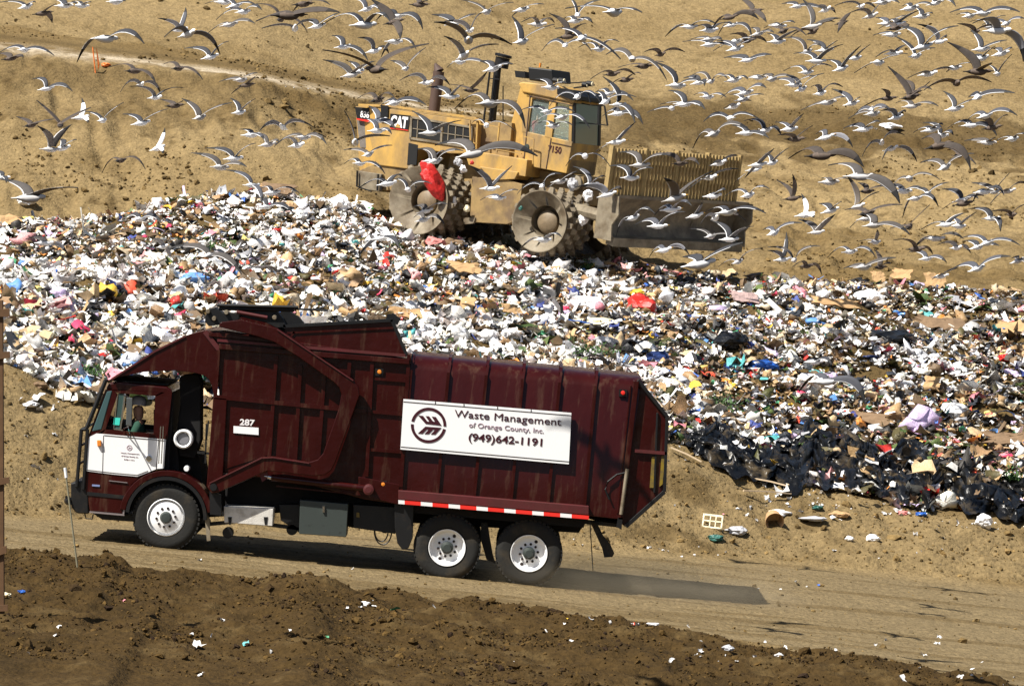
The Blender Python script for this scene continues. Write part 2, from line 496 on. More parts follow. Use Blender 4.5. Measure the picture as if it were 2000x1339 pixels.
def moundcol(n, t):
    c = np.where((t < 2.9)[:, None], c_mound, c_tan2) * rng.uniform(0.5, 2.0, (n, 1))
    return np.clip(c, 0.01, 0.6)
clods("dirt_clods", 30000, 47.5, 73, lambda x, y, t, r: np.where(t < 2.95, 0.25 + 0.9 * (fbm(x, y, 1.2, 3, 500) > 0.05), np.where(t < 4.02, 0.012, np.where(t < 5.1, 0.45, 0))),
      (0.0135, 0.62), moundcol, "loose brown soil clods strewn over the mound and the bank")
clods("hillside_clods", 16000, 98, 134, lambda x, y, t, r: np.where(t < 6.05, 0, np.clip(0.05 + 1.2 * fbm(x, y, 3, 3, 510), 0, 1)) * np.where(t > 9, 0.15, 1.0),
      (0.030, 0.55), lambda n, t: np.clip(c_tan2 * rng.uniform(0.35, 1.6, (n, 1)), 0.01, 0.6), "loose tan soil clods on the hillside behind the rubbish")

# ------------------------------------------------------------------ materials for the machines
M = {}
M['maroon'] = mat("maroon_paint", (0.029, 0.0026, 0.0020), rough=0.28, var=0.25, vscale=1.5, bump=0.022, bscale=1.7, coat=0.05,
                  dirt=(0.085, 0.045, 0.028), dscale=5.0, dlo=0.54, dhi=0.82, stretch=(1.4, 1.0, 0.22))
M['maroon'].node_tree.nodes["Principled BSDF"].inputs["Specular IOR Level"].default_value = 0.30
M['maroon_worn'] = mat("maroon_paint_faded", (0.075, 0.014, 0.013), rough=0.5, var=0.2, vscale=4, dirt=(0.09, 0.012, 0.014), dscale=3, dlo=0.45, dhi=0.6)
M['white'] = mat("white_paint", (0.90, 0.90, 0.90), rough=0.4, dirt=(0.55, 0.5, 0.45), dscale=3.0, dlo=0.66, dhi=0.9)
M['black'] = mat("black_steel", (0.0045, 0.0045, 0.005), rough=0.5, var=0.4, vscale=6, dirt=(0.022, 0.016, 0.010), dscale=4, dlo=0.55, dhi=0.8)
M['rubber'] = mat("tyre_rubber", (0.014, 0.0135, 0.012), rough=0.85, bump=0.004, bscale=30, dirt=(0.06, 0.045, 0.026), dscale=2.5, dlo=0.5, dhi=0.8)
M['chrome'] = mat("chrome", (0.75, 0.75, 0.75), rough=0.15, metal=1.0)
M['alu'] = mat("polished_tread_plate", (0.70, 0.67, 0.62), rough=0.5, metal=0.15, bump=0.004, bscale=45, dirt=(0.32, 0.28, 0.22), dscale=5, dlo=0.5, dhi=0.8)
M['greybox'] = mat("grey_green_paint", (0.040, 0.050, 0.046), rough=0.5, dirt=(0.012, 0.011, 0.01), dscale=6, dlo=0.6, dhi=0.68)
M['glass'] = mat("window_glass", (0.02, 0.045, 0.045), rough=0.06, coat=0.5)
M['clear'] = mat("clear_glass", (0.75, 0.85, 0.82), rough=0.02, trans=1.0, ior=1.05)
M['red'] = mat("red_reflector", (0.75, 0.03, 0.02), rough=0.4)
M['amber'] = mat("amber_lens", (0.75, 0.24, 0.03), rough=0.25, coat=0.5)
M['teal'] = mat("teal_sticker", (0.05, 0.62, 0.5), rough=0.5)
M['ink'] = mat("dark_red_lettering", (0.045, 0.004, 0.010), rough=0.5)
M['inkfaint'] = mat("faded_brown_lettering", (0.32, 0.22, 0.26), rough=0.6)
M['pale'] = mat("white_lettering", (0.85, 0.82, 0.82), rough=0.5)
M['soot'] = mat("sooty_steel", (0.008, 0.007, 0.007), rough=0.95)
M['grime'] = mat("grimy_interior", (0.02, 0.012, 0.011), rough=0.9)
M['yellow'] = mat("construction_yellow", (0.50, 0.30, 0.075), rough=0.6, var=0.22, vscale=2.5, dirt=(0.26, 0.175, 0.085), dscale=2.0, dlo=0.40, dhi=0.68, stretch=(1.0, 1.0, 0.5))
M['dustyellow'] = mat("mud_covered_yellow", (0.30, 0.20, 0.08), rough=0.8, var=0.25, vscale=4, dirt=(0.15, 0.10, 0.055), dscale=1.5, dlo=0.42, dhi=0.62)
M['mudsteel'] = mat("muddy_worn_steel", (0.24, 0.20, 0.14), rough=0.6, metal=0.1, var=0.25, vscale=5, dirt=(0.12, 0.088, 0.052), dscale=2.2, dlo=0.42, dhi=0.65)
M['bladesteel'] = mat("blade_steel", (0.27, 0.22, 0.15), rough=0.6, metal=0.1, var=0.3, vscale=5, dirt=(0.13, 0.105, 0.075), dscale=1.4, dlo=0.42, dhi=0.62)
M['rust'] = mat("brown_exhaust", (0.075, 0.045, 0.035), rough=0.7, var=0.2)
M['skin'] = mat("skin", (0.42, 0.22, 0.14), rough=0.6)
M['shirt_green'] = mat("dark_green_cloth", (0.018, 0.065, 0.042), rough=0.9)
M['shirt_red'] = mat("dark_red_cloth", (0.28, 0.03, 0.03), rough=0.9)
M['cap'] = mat("grey_cap_cloth", (0.38, 0.38, 0.42), rough=0.9)
M['darkcap'] = mat("black_cap_cloth", (0.02, 0.02, 0.02), rough=0.9)
M['bulb'] = mat("lamp_glass", (0.8, 0.72, 0.5), rough=0.15, coat=1.0)
M['yellowbar'] = mat("yellow_warning_paint", (0.22, 0.15, 0.01), rough=0.6, dirt=(0.1, 0.07, 0.03), dscale=5, dlo=0.45, dhi=0.65)

# ------------------------------------------------------------------ refuse truck
TA = math.radians(5.9)
tu = Vector((math.cos(TA), 0, -math.sin(TA))); tv = Vector((0, 1, 0)); tw = Vector((math.sin(TA), 0, math.cos(TA)))
TM = frame_matrix(W(325, 1073, 60.0), tu, tv, tw)
T = Frame(TM)
truck = empty("garbage_truck", TM)
tag(truck, "maroon front loading garbage truck with white door and white sign, driving on the dirt road", "garbage truck")
WID = 2.45
def part(name, mb, m, parent, **k): return mb.build(name, m, parent, **k)
def pr(mb, pts, v0, v1, mi=0, ref=None):
    return mb.prism(T.P(pts, v0 if ref is None else ref), v0, v1, mi)

# --- body: front hopper section
mb = MB()
pr(mb, [(421, 672), (402, 646), (440, 645), (560, 664), (800, 700), (781, 985), (713, 975), (596, 944), (437, 923), (430, 800)], 0.0, WID, ref=0)
body = part("body", mb, M['maroon'], truck, bevel=0.02)
# --- rear container with chamfered roof
def sec(px_top, px_bot, y_top, y_bot):
    ut, wt = T.p(px_top, y_top, 0.0); ub, wb = T.p(px_bot, y_bot, 0.0)
    return ut, wt, ub, wb
mb = MB()
rings = []
for (xt, yt, xb, yb) in [(801, 721, 779, 966), (1250, 765, 1214, 1014)]:
    ut, wt = T.p(xt, yt, 0.0); ub, wb = T.p(xb, yb, 0.0)
    du = (ut - ub) / (wt - wb)
    def q(v, w): return (ub + du * (w - wb), v, w)
    rings.append([q(0.0, wb), q(0.0, wt), q(0.10, wt + 0.13), q(0.26, wt + 0.205), q(0.6, wt + 0.235), q(WID - 0.6, wt + 0.235), q(WID - 0.10, wt + 0.13), q(WID, wt), q(WID, wb)])
mb.loft(rings)
container = part("container", mb, M['maroon'], truck, smooth=True, bevel=0.01)
# dents and seams: ribs
def rib(mb, a, b, wpx=6, v0=-0.045, v1=0.0):
    ax, ay = a; bx, by = b
    L = math.hypot(bx - ax, by - ay); nx_, ny_ = -(by - ay) / L * wpx / 2, (bx - ax) / L * wpx / 2
    pr(mb, [(ax + nx_, ay + ny_), (bx + nx_, by + ny_), (bx - nx_, by - ny_), (ax - nx_, ay - ny_)], v0, v1 - 0.003 if v1 == 0 else v1, ref=0)
for (xt, yt, xb, yb) in [(803, 722, 783, 958), (876, 727, 854, 964), (950, 732, 926, 970), (1021, 739, 998, 977), (1093, 746, 1070, 984), (1163, 753, 1141, 991)]:
    mb = MB(); rib(mb, (xt, yt), (xb, yb), 6, -0.04, 0.004)
    # the rib carries on over the chamfered roof
    ut, wt = T.p(xt, yt, 0.0)
    for (a, b) in [((-0.03, wt - 0.01), (0.085, wt + 0.155)), ((0.085, wt + 0.155), (0.26, wt + 0.235)), ((0.26, wt + 0.235), (0.62, wt + 0.27)), ((0.62, wt + 0.27), (WID - 0.6, wt + 0.27))]:
        sft = 0.022
        P0 = Vector((ut, a[0], a[1])); P1 = Vector((ut + sft * 0.5, b[0], b[1]))
        mb.loft([[(P0.x - .022, P0.y, P0.z), (P0.x + .022, P0.y, P0.z), (P0.x + .022, P0.y + .01, P0.z - .045), (P0.x - .022, P0.y + .01, P0.z - .045)],
                 [(P1.x - .022, P1.y, P1.z), (P1.x + .022, P1.y, P1.z), (P1.x + .022, P1.y + .01, P1.z - .045), (P1.x - .022, P1.y + .01, P1.z - .045)]])
    part("rib", mb, M['maroon'], container)
for a, b in [((540, 694), (526, 896)), ((587, 713), (577, 896)), ((634, 730), (622, 896)), ((683, 706), (676, 800)), ((727, 706), (716, 930)), ((799, 692), (783, 950)), ((427, 683), (421, 772))]:
    mb = MB(); rib(mb, a, b, 7, -0.05, 0); part("rib", mb, M['maroon'], body)
mb = MB()
rib(mb, (419, 774), (716, 803), 8, -0.06, 0); rib(mb, (728, 739), (797, 744), 5, -0.03, 0); rib(mb, (722, 803), (790, 809), 6, -0.035, 0); rib(mb, (719, 877), (785, 882), 6, -0.035, 0)
part("crossbar", mb, M['maroon'], body)
mb = MB()
rib(mb, (428, 676), (800, 706), 11, -0.075, 0.0); rib(mb, (408, 652), (560, 668), 9, -0.05, 0.05)
part("top_rail", mb, M['maroon'], body, bevel=0.01)
mb = MB(); rib(mb, (425, 664), (792, 694), 5, -0.085, 0.01); part("rail_lip", mb, M['maroon_worn'], body)
# front post
mb = MB(); pr(mb, [(417, 774), (444, 777), (436, 930), (424, 956), (404, 950)], -0.06, 0.25, ref=0)
post = part("front_post", mb, M['maroon'], truck, bevel=0.012)
# dark recess panel lower left (behind the arm)
mb = MB(); pr(mb, [(446, 782), (532, 792), (524, 888), (500, 896), (440, 915)], -0.012, 0.0, ref=0)
part("access_panel", mb, M['maroon'], body)
# canopy over the cab
mb = MB()
near = [(218, 739), (302, 685), (362, 655), (400, 645), (424, 664), (427, 684), (418, 774), (414, 753), (408, 740), (397, 732), (382, 728), (342, 723), (281, 726)]
pr(mb, near, 0.0, 0.04, ref=0); mb.prism(T.P(near, 0.0), WID - 0.04, WID)
top = T.P([(218, 738), (302, 684), (362, 654), (400, 645)], 0.0)
for (a, b) in zip(top[:-1], top[1:]):
    mb.loft([[(a[0], 0.05, a[1] - 0.01), (b[0], 0.05, b[1] - 0.01), (b[0], 0.05, b[1] - 0.05), (a[0], 0.05, a[1] - 0.05)],
             [(a[0], WID - 0.05, a[1] - 0.01), (b[0], WID - 0.05, b[1] - 0.01), (b[0], WID - 0.05, b[1] - 0.05), (a[0], WID - 0.05, a[1] - 0.05)]])
canopy = part("canopy", mb, M['maroon'], truck, bevel=0.006)
mb = MB(); rib(mb, (400, 647), (429, 684), 9, -0.03, 0); rib(mb, (218, 740), (302, 686), 3.5, -0.02, 0.03); rib(mb, (302, 686), (362, 656), 3.5, -0.02, 0.03)
part("canopy_edge", mb, M['maroon_worn'], canopy)
# raised hopper plate
mb = MB()
pr(mb, [(556, 638), (764, 627), (794, 696), (556, 672)], 0.02, 0.08, ref=0)
pr(mb, [(556, 638), (764, 627), (794, 696), (556, 672)], WID - 0.9, WID - 0.85, ref=WID - 0.9)
hopper = part("hopper_side", mb, M['maroon'], truck, bevel=0.006)
mb = MB(); rib(mb, (553, 637), (767, 625), 6, -0.02, 0.12); rib(mb, (765, 624), (795, 695), 6, -0.02, 0.12)
part("hopper_rim", mb, M['black'], hopper)
mb = MB(); rib(mb, (560, 650), (768, 640), 4, 0.0, 0.04); rib(mb, (575, 648), (560, 668), 4, 0.0, 0.04); part("hopper_flange", mb, M['maroon'], hopper)
mb = MB(); pr(mb, [(540, 636), (550, 600), (583, 618), (600, 640), (592, 655), (548, 650)], 0.3, 0.5, ref=0.3)
pr(mb, [(752, 628), (756, 614), (768, 612), (782, 622), (776, 634)], 0.2, 0.4, ref=0.2)
part("hopper_latch", mb, M['black'], hopper)

# --- fork arm
arm_o = [(431, 629), (470, 624), (500, 632), (541, 641), (575, 662), (614, 690), (690, 741), (700, 756), (702, 772), (692, 800), (655, 902), (647, 918), (634, 927), (612, 929),
         (522, 919), (427, 961), (413, 963), (405, 952), (411, 941), (511, 892), (534, 891), (604, 902), (620, 897), (631, 885), (661, 800), (667, 770), (663, 757), (651, 745), (583, 697), (536, 668), (500, 656), (427, 638)]
mb = MB(); pr(mb, arm_o, -0.24, -0.12, ref=-0.24)
arm = part("fork_arm", mb, M['maroon'], truck, bevel=0.012)
mb = MB()
def strip_along(mb, pts, wpx, v0, v1, ref):
    for a, b in zip(pts[:-1], pts[1:]):
        ax, ay = a; bx, by = b; L = math.hypot(bx - ax, by - ay); nx_, ny_ = -(by - ay) / L * wpx / 2, (bx - ax) / L * wpx / 2
        pr(mb, [(ax + nx_, ay + ny_), (bx + nx_, by + ny_), (bx - nx_, by - ny_), (ax - nx_, ay - ny_)], v0, v1, ref=ref)
strip_along(mb, [(409, 943), (511, 894), (534, 893), (604, 904)], 2.2, -0.262, -0.243, -0.26)
strip_along(mb, [(541, 643), (614, 692), (690, 743)], 2.0, -0.262, -0.243, -0.26)
part("arm_edge", mb, M['maroon_worn'], arm)
mb = MB(); c = T.p(417, 951, -0.26); mb.lathe(c, [(-0.27, 0.055), (-0.24, 0.062), (-0.10, 0.062)], 16); part("pivot_pin", mb, M['black'], arm)
mb = MB(); pr(mb, [(409, 958), (432, 966), (432, 1006), (410, 1004)], -0.13, -0.02, ref=-0.13); part("pivot_bracket", mb, M['black'], truck)
# far arm
mb = MB(); mb.prism([(a, b) for a, b in T.P(arm_o, -0.24)], WID + 0.12, WID + 0.24); part("fork_arm", mb, M['maroon'], truck)
# arm cylinder
mb = MB(); a = T.p(530, 932, -0.1); b = T.p(714, 953, -0.1)
mb.tube([(a[0], -0.12, a[1]), (b[0], -0.12, b[1])], 0.055, 14); cyl = part("hydraulic_cylinder", mb, M['maroon'], truck, smooth=True)
mb = MB(); c = T.p(517, 929, -0.1); mb.tube([(c[0], -0.12, c[1]), (a[0], -0.12, a[1])], 0.032, 10); part("piston_rod", mb, M['chrome'], cyl, smooth=True)
mb = MB(); c = T.p(720, 955, -0.1); mb.lathe(c, [(-0.2, 0.05), (-0.19, 0.085), (-0.03, 0.085)], 16)
pr(mb, [(504, 917), (522, 919), (524, 932), (512, 941)], -0.15, -0.09, ref=-0.15); part("clevis", mb, M['maroon_worn'], cyl)
mb = MB(); rib(mb, (540, 948), (688, 963), 2.5, -0.1, -0.07); part("hydraulic_pipe", mb, M['maroon'], truck)
mb = MB(); pr(mb, [(700, 930), (781, 946), (778, 985), (724, 972), (700, 960)], -0.05, 0.1, ref=-0.05); part("side_skirt", mb, M['maroon'], truck, bevel=0.01)

# --- forks folded on top: bar, dark linkages
mb = MB()
for (x0, y0, x1, y1, r, v) in [(424, 596, 583, 600, 0.028, -0.1), (428, 602, 575, 605, 0.035, -0.06), (424, 596, 640, 606, 0.02, 1.9)]:
    a = T.p(x0, y0, v); b = T.p(x1, y1, v); mb.tube([(a[0], v, a[1]), (b[0], v, b[1])], r, 8)
pr(mb, [(401, 618), (407, 603), (420, 600), (434, 610), (470, 612), (466, 624), (430, 634), (408, 637), (400, 628)], -0.1, 0.3, ref=-0.1)
pr(mb, [(462, 607), (540, 606), (553, 622), (560, 640), (540, 640), (520, 630), (468, 618)], -0.02, 0.4, ref=-0.02)
fork = part("folded_fork", mb, M['black'], truck, bevel=0.008)
mb = MB(); a = T.p(462, 609, -0.15); b = T.p(522, 620, -0.15); mb.tube([(a[0], -0.15, a[1]), (b[0], -0.15, b[1])], 0.03, 10)
part("fork_cylinder", mb, M['maroon_worn'], fork, smooth=True)
mb = MB()
for (x, y) in [(418, 622), (442, 610), (536, 620), (406, 608)]:
    c = T.p(x, y, -0.14); mb.lathe(c, [(-0.16, 0.03), (-0.10, 0.04)], 10)
part("bolt", mb, M['mudsteel'], fork)

# --- rear container rail with reflective tape
mb = MB(); pr(mb, [(778, 957), (1150, 988), (1150, 1005), (778, 975)], -0.16, 0.3, ref=-0.16)
rail = part("fender_rail", mb, M['maroon_worn'], truck, bevel=0.008)
edges = [0.0, 0.033, 0.118, 0.179, 0.264, 0.324, 0.410, 0.470, 0.556, 0.616, 0.703, 0.763, 0.850, 0.910, 1.0]
for i in range(14):
    x0 = 778 + 372 * edges[i]; x1 = 778 + 372 * edges[i + 1]
    y0 = 976 + 30.5 * edges[i]; y1 = 976 + 30.5 * edges[i + 1]
    mb = MB(); pr(mb, [(x0, y0), (x1, y1), (x1, y1 + 7.2), (x0, y0 + 7.2)], -0.165, -0.13, ref=-0.165)
    o = part("reflective_tape", mb, M['pale'] if i % 2 == 0 else M['red'], rail)
    tag(o, "white piece of reflective tape" if i % 2 == 0 else "red piece of reflective tape")

# --- tailgate
mb = MB(); pr(mb, [(1236, 742), (1250, 739), (1303, 813), (1297, 960), (1222, 1029), (1207, 1017)], 0.06, WID - 0.06, ref=0.06)
gate = part("tailgate", mb, M['maroon'], truck, bevel=0.02)
mb = MB(); rib(mb, (1243, 744), (1212, 1014), 10, -0.03, 0.1); rib(mb, (1232, 752), (1206, 1002), 3.5, -0.02, 0.05)
part("hinge_post", mb, M['maroon'], gate, bevel=0.006)
mb = MB(); rib(mb, (1246, 742), (1305, 815), 7, 0.0, 0.12); rib(mb, (1303, 815), (1298, 960), 6, 0.0, 0.12); rib(mb, (1298, 960), (1222, 1028), 8, 0.0, 0.12); rib(mb, (1284, 806), (1278, 962), 4, 0.02, 0.1)
part("tailgate_frame", mb, M['black'], gate, bevel=0.006)
mb = MB(); rib(mb, (1240, 880), (1302, 885), 6, 0.0, 0.1); part("crossbar", mb, M['maroon_worn'], gate)
mb = MB(); pr(mb, [(1273, 892), (1283, 890), (1278, 952), (1269, 952)], 0.035, 0.065, ref=0.035); pr(mb, [(1292, 890), (1299, 890), (1294, 945), (1288, 950)], 0.03, 0.065, ref=0.03)
part("warning_stripe", mb, M['yellowbar'], gate)
mb = MB(); a = T.p(1225, 915, -0.05); b = T.p(1213, 1004, -0.05); mb.tube([(a[0], -0.06, a[1]), (b[0], -0.06, b[1])], 0.03, 10); part("hinge_cylinder", mb, M['mudsteel'], gate, smooth=True)
mb = MB()
hose = [T.p(x, y, -0.05) for x, y in [(1224, 922), (1205, 926), (1187, 940), (1182, 955), (1190, 975)]]
mb.tube([(a, -0.05, b) for a, b in hose], 0.016, 8); part("hose", mb, M['black'], truck)
mb = MB(); pr(mb, [(1207, 1010), (1216, 1010), (1214, 1034), (1204, 1028)], -0.03, 0.1, ref=-0.03); part("latch", mb, M['black'], gate)
for (x, y, nm, m) in [(1217, 767, "tail_light", M['red']), (741, 726, "marker_light", M['amber']), (748, 945, "marker_light", M['amber']), (193, 868, "turn_signal", M['amber'])]:
    if nm == "turn_signal": continue
    mb = MB(); pr(mb, [(x - 8, y - 7), (x + 8, y - 6), (x + 7, y + 8), (x - 8, y + 7)], -0.03, 0.01, ref=-0.03); hh = part(nm, mb, M['black'], truck)
    mb = MB(); c = T.p(x, y, -0.06); mb.lathe(c, [(-0.055, 0.001), (-0.05, 0.03), (-0.028, 0.036)], 12); part("lens", mb, m, hh, smooth=True)

# --- sign
mb = MB()
SG = [(788, 779), (1116, 806), (1111, 906), (782, 877)]
pr(mb, SG, -0.085, -0.05, ref=-0.085)
sign = part("company_sign", mb, M['white'], truck); sign["label"] = "white sign board with dark lettering and round emblem"
mb = MB()
strip_along(mb, [(788, 784), (1115, 811)], 1.3, -0.09, -0.083, -0.085); strip_along(mb, [(783, 872), (1111, 901)], 1.3, -0.09, -0.083, -0.085)
for q in (0.19, 0.36, 0.56, 0.76): strip_along(mb, [(788 + 328 * q, 778 + 27 * q), (788 + 328 * q, 784 + 27 * q)], 1.5, -0.09, -0.083, -0.085)
part("frame_line", mb, M['grime'], sign)
def sgp(X, Y): return T.p(780 + X / 5.714, 770 + Y / 5.714, -0.088)
V_ = -0.09
lettering("Waste Management", sgp(612, 248), sgp(1805, 345), 0.118, V_, M['ink'], sign, bold=0.0)
lettering("of Orange County, Inc.", sgp(775, 362), sgp(1608, 430), 0.078, V_, M['inkfaint'], sign)
lettering("(949)642-1191", sgp(770, 510), sgp(1590, 572), 0.118, V_, M['ink'], sign, bold=0.018)
mb = MB()
cx, cz_ = sgp(325, 342); ro, ri = 197 / 5.714 / 122, 166 / 5.714 / 122
for (a0, a1) in [(5, 175), (185, 355)]:
    n = 40
    po = [(cx + ro * math.cos(math.radians(a0 + (a1 - a0) * i / n) - 0.05), cz_ + ro * math.sin(math.radians(a0 + (a1 - a0) * i / n) - 0.05)) for i in range(n + 1)]
    pi_ = [(cx + ri * math.cos(math.radians(a0 + (a1 - a0) * i / n) - 0.05), cz_ + ri * math.sin(math.radians(a0 + (a1 - a0) * i / n) - 0.05)) for i in range(n + 1)]
    for i in range(n): mb.prism([po[i], po[i + 1], pi_[i + 1], pi_[i]], -0.092, -0.084)
for g in ([(210, 232), (265, 238), (312, 300), (334, 303), (292, 240), (332, 242), (376, 300), (397, 303), (360, 245), (408, 250), (472, 347), (293, 325)],
          [(290, 357), (467, 370), (400, 445), (352, 443), (398, 392), (376, 390), (327, 441), (281, 439), (327, 390), (306, 388), (257, 437), (208, 432)]):
    mb.prism([sgp(a, b) for a, b in g], -0.092, -0.084)
part("emblem", mb, M['ink'], sign)
lettering("287", T.p(468, 829, -0.02), T.p(497, 831, -0.02), 0.095, -0.016, M['pale'], body, bold=0.03)
mb = MB(); pr(mb, [(456, 831.5), (505, 835), (505, 849), (456, 845)], -0.03, -0.010, ref=-0.03)
pl = part("number_plate", mb, M['white'], body); 

# --- chassis, boxes, tanks
mb = MB()
pr(mb, [(330, 985), (480, 940), (600, 945), (725, 970), (1208, 1018), (1206, 1030), (1150, 1012), (1130, 1040), (800, 1020), (560, 1000), (400, 1010), (330, 1010)], 0.55, WID - 0.55, ref=0.55)
pr(mb, [(440, 925), (600, 940), (780, 975), (780, 1040), (690, 1030), (560, 1000), (440, 990)], 0.45, WID - 0.45, ref=0.45)
pr(mb, [(790, 984), (1145, 1014), (1140, 1030), (795, 1000)], 0.1, WID - 0.1, ref=0.1)
chassis = part("chassis", mb, M['soot'], truck)
mb = MB(); rib(mb, (345, 1032), (470, 1020), 7, 0.3, 0.4); rib(mb, (470, 1020), (590, 1036), 7, 0.3, 0.4); rib(mb, (1120, 1020), (1215, 1030), 8, 0.4, 0.5)
for (x, y) in [(445, 1040), (570, 1034), (752, 1030), (400, 1020)]:
    c = T.p(x, y, 0.3); mb.lathe(c, [(0.3, 0.09), (0.45, 0.09)], 14)
pr(mb, [(690, 985), (775, 990), (772, 1042), (690, 1030)], 0.15, 0.6, ref=0.15); pr(mb, [(545, 985), (585, 985), (585, 1040), (548, 1015)], 0.3, 0.7, ref=0.3)
part("axle_linkage", mb, M['black'], chassis, bevel=0.006)
mb = MB(); pr(mb, [(437, 988), (534, 993), (532, 1027), (438, 1020)], -0.02, 0.45, ref=-0.02); tb = part("step_box", mb, M['alu'], truck, bevel=0.01)
mb = MB()
for x in (449, 519): pr(mb, [(x - 4, 1009), (x + 4, 1009), (x + 2, 1024), (x - 2, 1024)], -0.03, -0.015, ref=-0.03)
part("box_latch", mb, M['black'], tb)
mb = MB(); pr(mb, [(586, 976), (680, 984), (676, 1048), (584, 1042)], 0.0, 0.6, ref=0); bx = part("battery_box", mb, M['greybox'], truck, bevel=0.008)
mb = MB(); pr(mb, [(630, 988), (634, 988), (634, 1000), (630, 1000)], -0.03, 0.0, ref=-0.03); part("handle", mb, M['chrome'], bx)
mb = MB(); pr(mb, [(696, 1000), (702, 1001), (702, 1010), (696, 1009)], 0.12, 0.14, ref=0.12); part("warning_label", mb, M['yellowbar'], truck)
mb = MB(); pr(mb, [(770, 975), (808, 985), (806, 1050), (798, 1070), (786, 1073), (776, 1060), (771, 1030)], 0.02, 0.12, ref=0.02); part("mudguard", mb, M['black'], truck, bevel=0.01)
mb = MB()
for r_, off in ((13, 0), (17, 3)):
    pts = []
    for i in range(15):
        a = math.pi * i / 14
        p = T.p(745 + off + r_ * math.cos(a) * 1.0, 1036 + r_ * 1.6 * math.sin(a), 0.2); pts.append((p[0], 0.2, p[1]))
    mb.tube(pts, 0.012, 6)
part("cable_loop", mb, M['black'], truck)
mb = MB(); pr(mb, [(1153, 1020), (1166, 1020), (1178, 1045), (1192, 1062), (1200, 1080), (1196, 1087), (1180, 1088), (1176, 1070), (1166, 1048)], 0.3, 0.34, ref=0.3); part("mud_flap", mb, M['rubber'], truck)
mb = MB(); pr(mb, [(940, 1020), (952, 1020), (962, 1080), (968, 1100), (950, 1092), (938, 1050)], 0.3, 0.34, ref=0.3); part("mud_flap", mb, M['rubber'], truck)
mb = MB(); a = T.p(1152, 1015, 0.1); b = T.p(1158, 1112, 0.1); mb.tube([(a[0], 0.1, a[1]), (b[0], 0.1, b[1])], 0.009, 6); part("chain", mb, M['black'], truck)
mb = MB(); a = T.p(407, 995, 0.1); pr(mb, [(400, 1010), (409, 1010), (411, 1055), (404, 1056)], 0.1, 0.14, ref=0.1); part("mud_flap", mb, M['mudsteel'], truck)

# --- wheels
def tyre_prof(v0, v1, R, r):
    m_ = (v0 + v1) / 2
    return [(v0 + 0.045, r), (v0 + 0.012, r + 0.02), (v0, r + 0.12), (v0 + 0.004, R - 0.07), (v0 + 0.03, R - 0.018), (v0 + 0.055, R), (v1 - 0.055, R), (v1 - 0.03, R - 0.018), (v1, R - 0.12), (v1 - 0.012, r + 0.02), (v1 - 0.045, r)]
def tread(mb, c, v0, v1, R):
    for i in range(44):
        a = 2 * math.pi * i / 44; a2 = a + 0.09
        for (va, vb, s) in ((v0 + 0.03, v0 + 0.10, 0), (v1 - 0.10, v1 - 0.03, 0.07)):
            p = [(c[0] + rr * math.cos(q + s), vv, c[1] + rr * math.sin(q + s)) for vv in (va, vb) for q, rr in ((a, R - 0.02), (a2, R - 0.02), (a2, R + 0.008), (a, R + 0.008))]
            mb.add(p, [(0, 1, 2, 3), (4, 7, 6, 5), (0, 4, 5, 1), (1, 5, 6, 2), (2, 6, 7, 3), (3, 7, 4, 0)])
def holes(mb, c, n, R, r, v, dv=0.006, ph=0.2):
    for i in range(n):
        a = 2 * math.pi * i / n + ph
        mb.lathe((c[0] + R * math.cos(a), c[1] + R * math.sin(a)), [(v - dv, r), (v + 0.01, r)], 8)
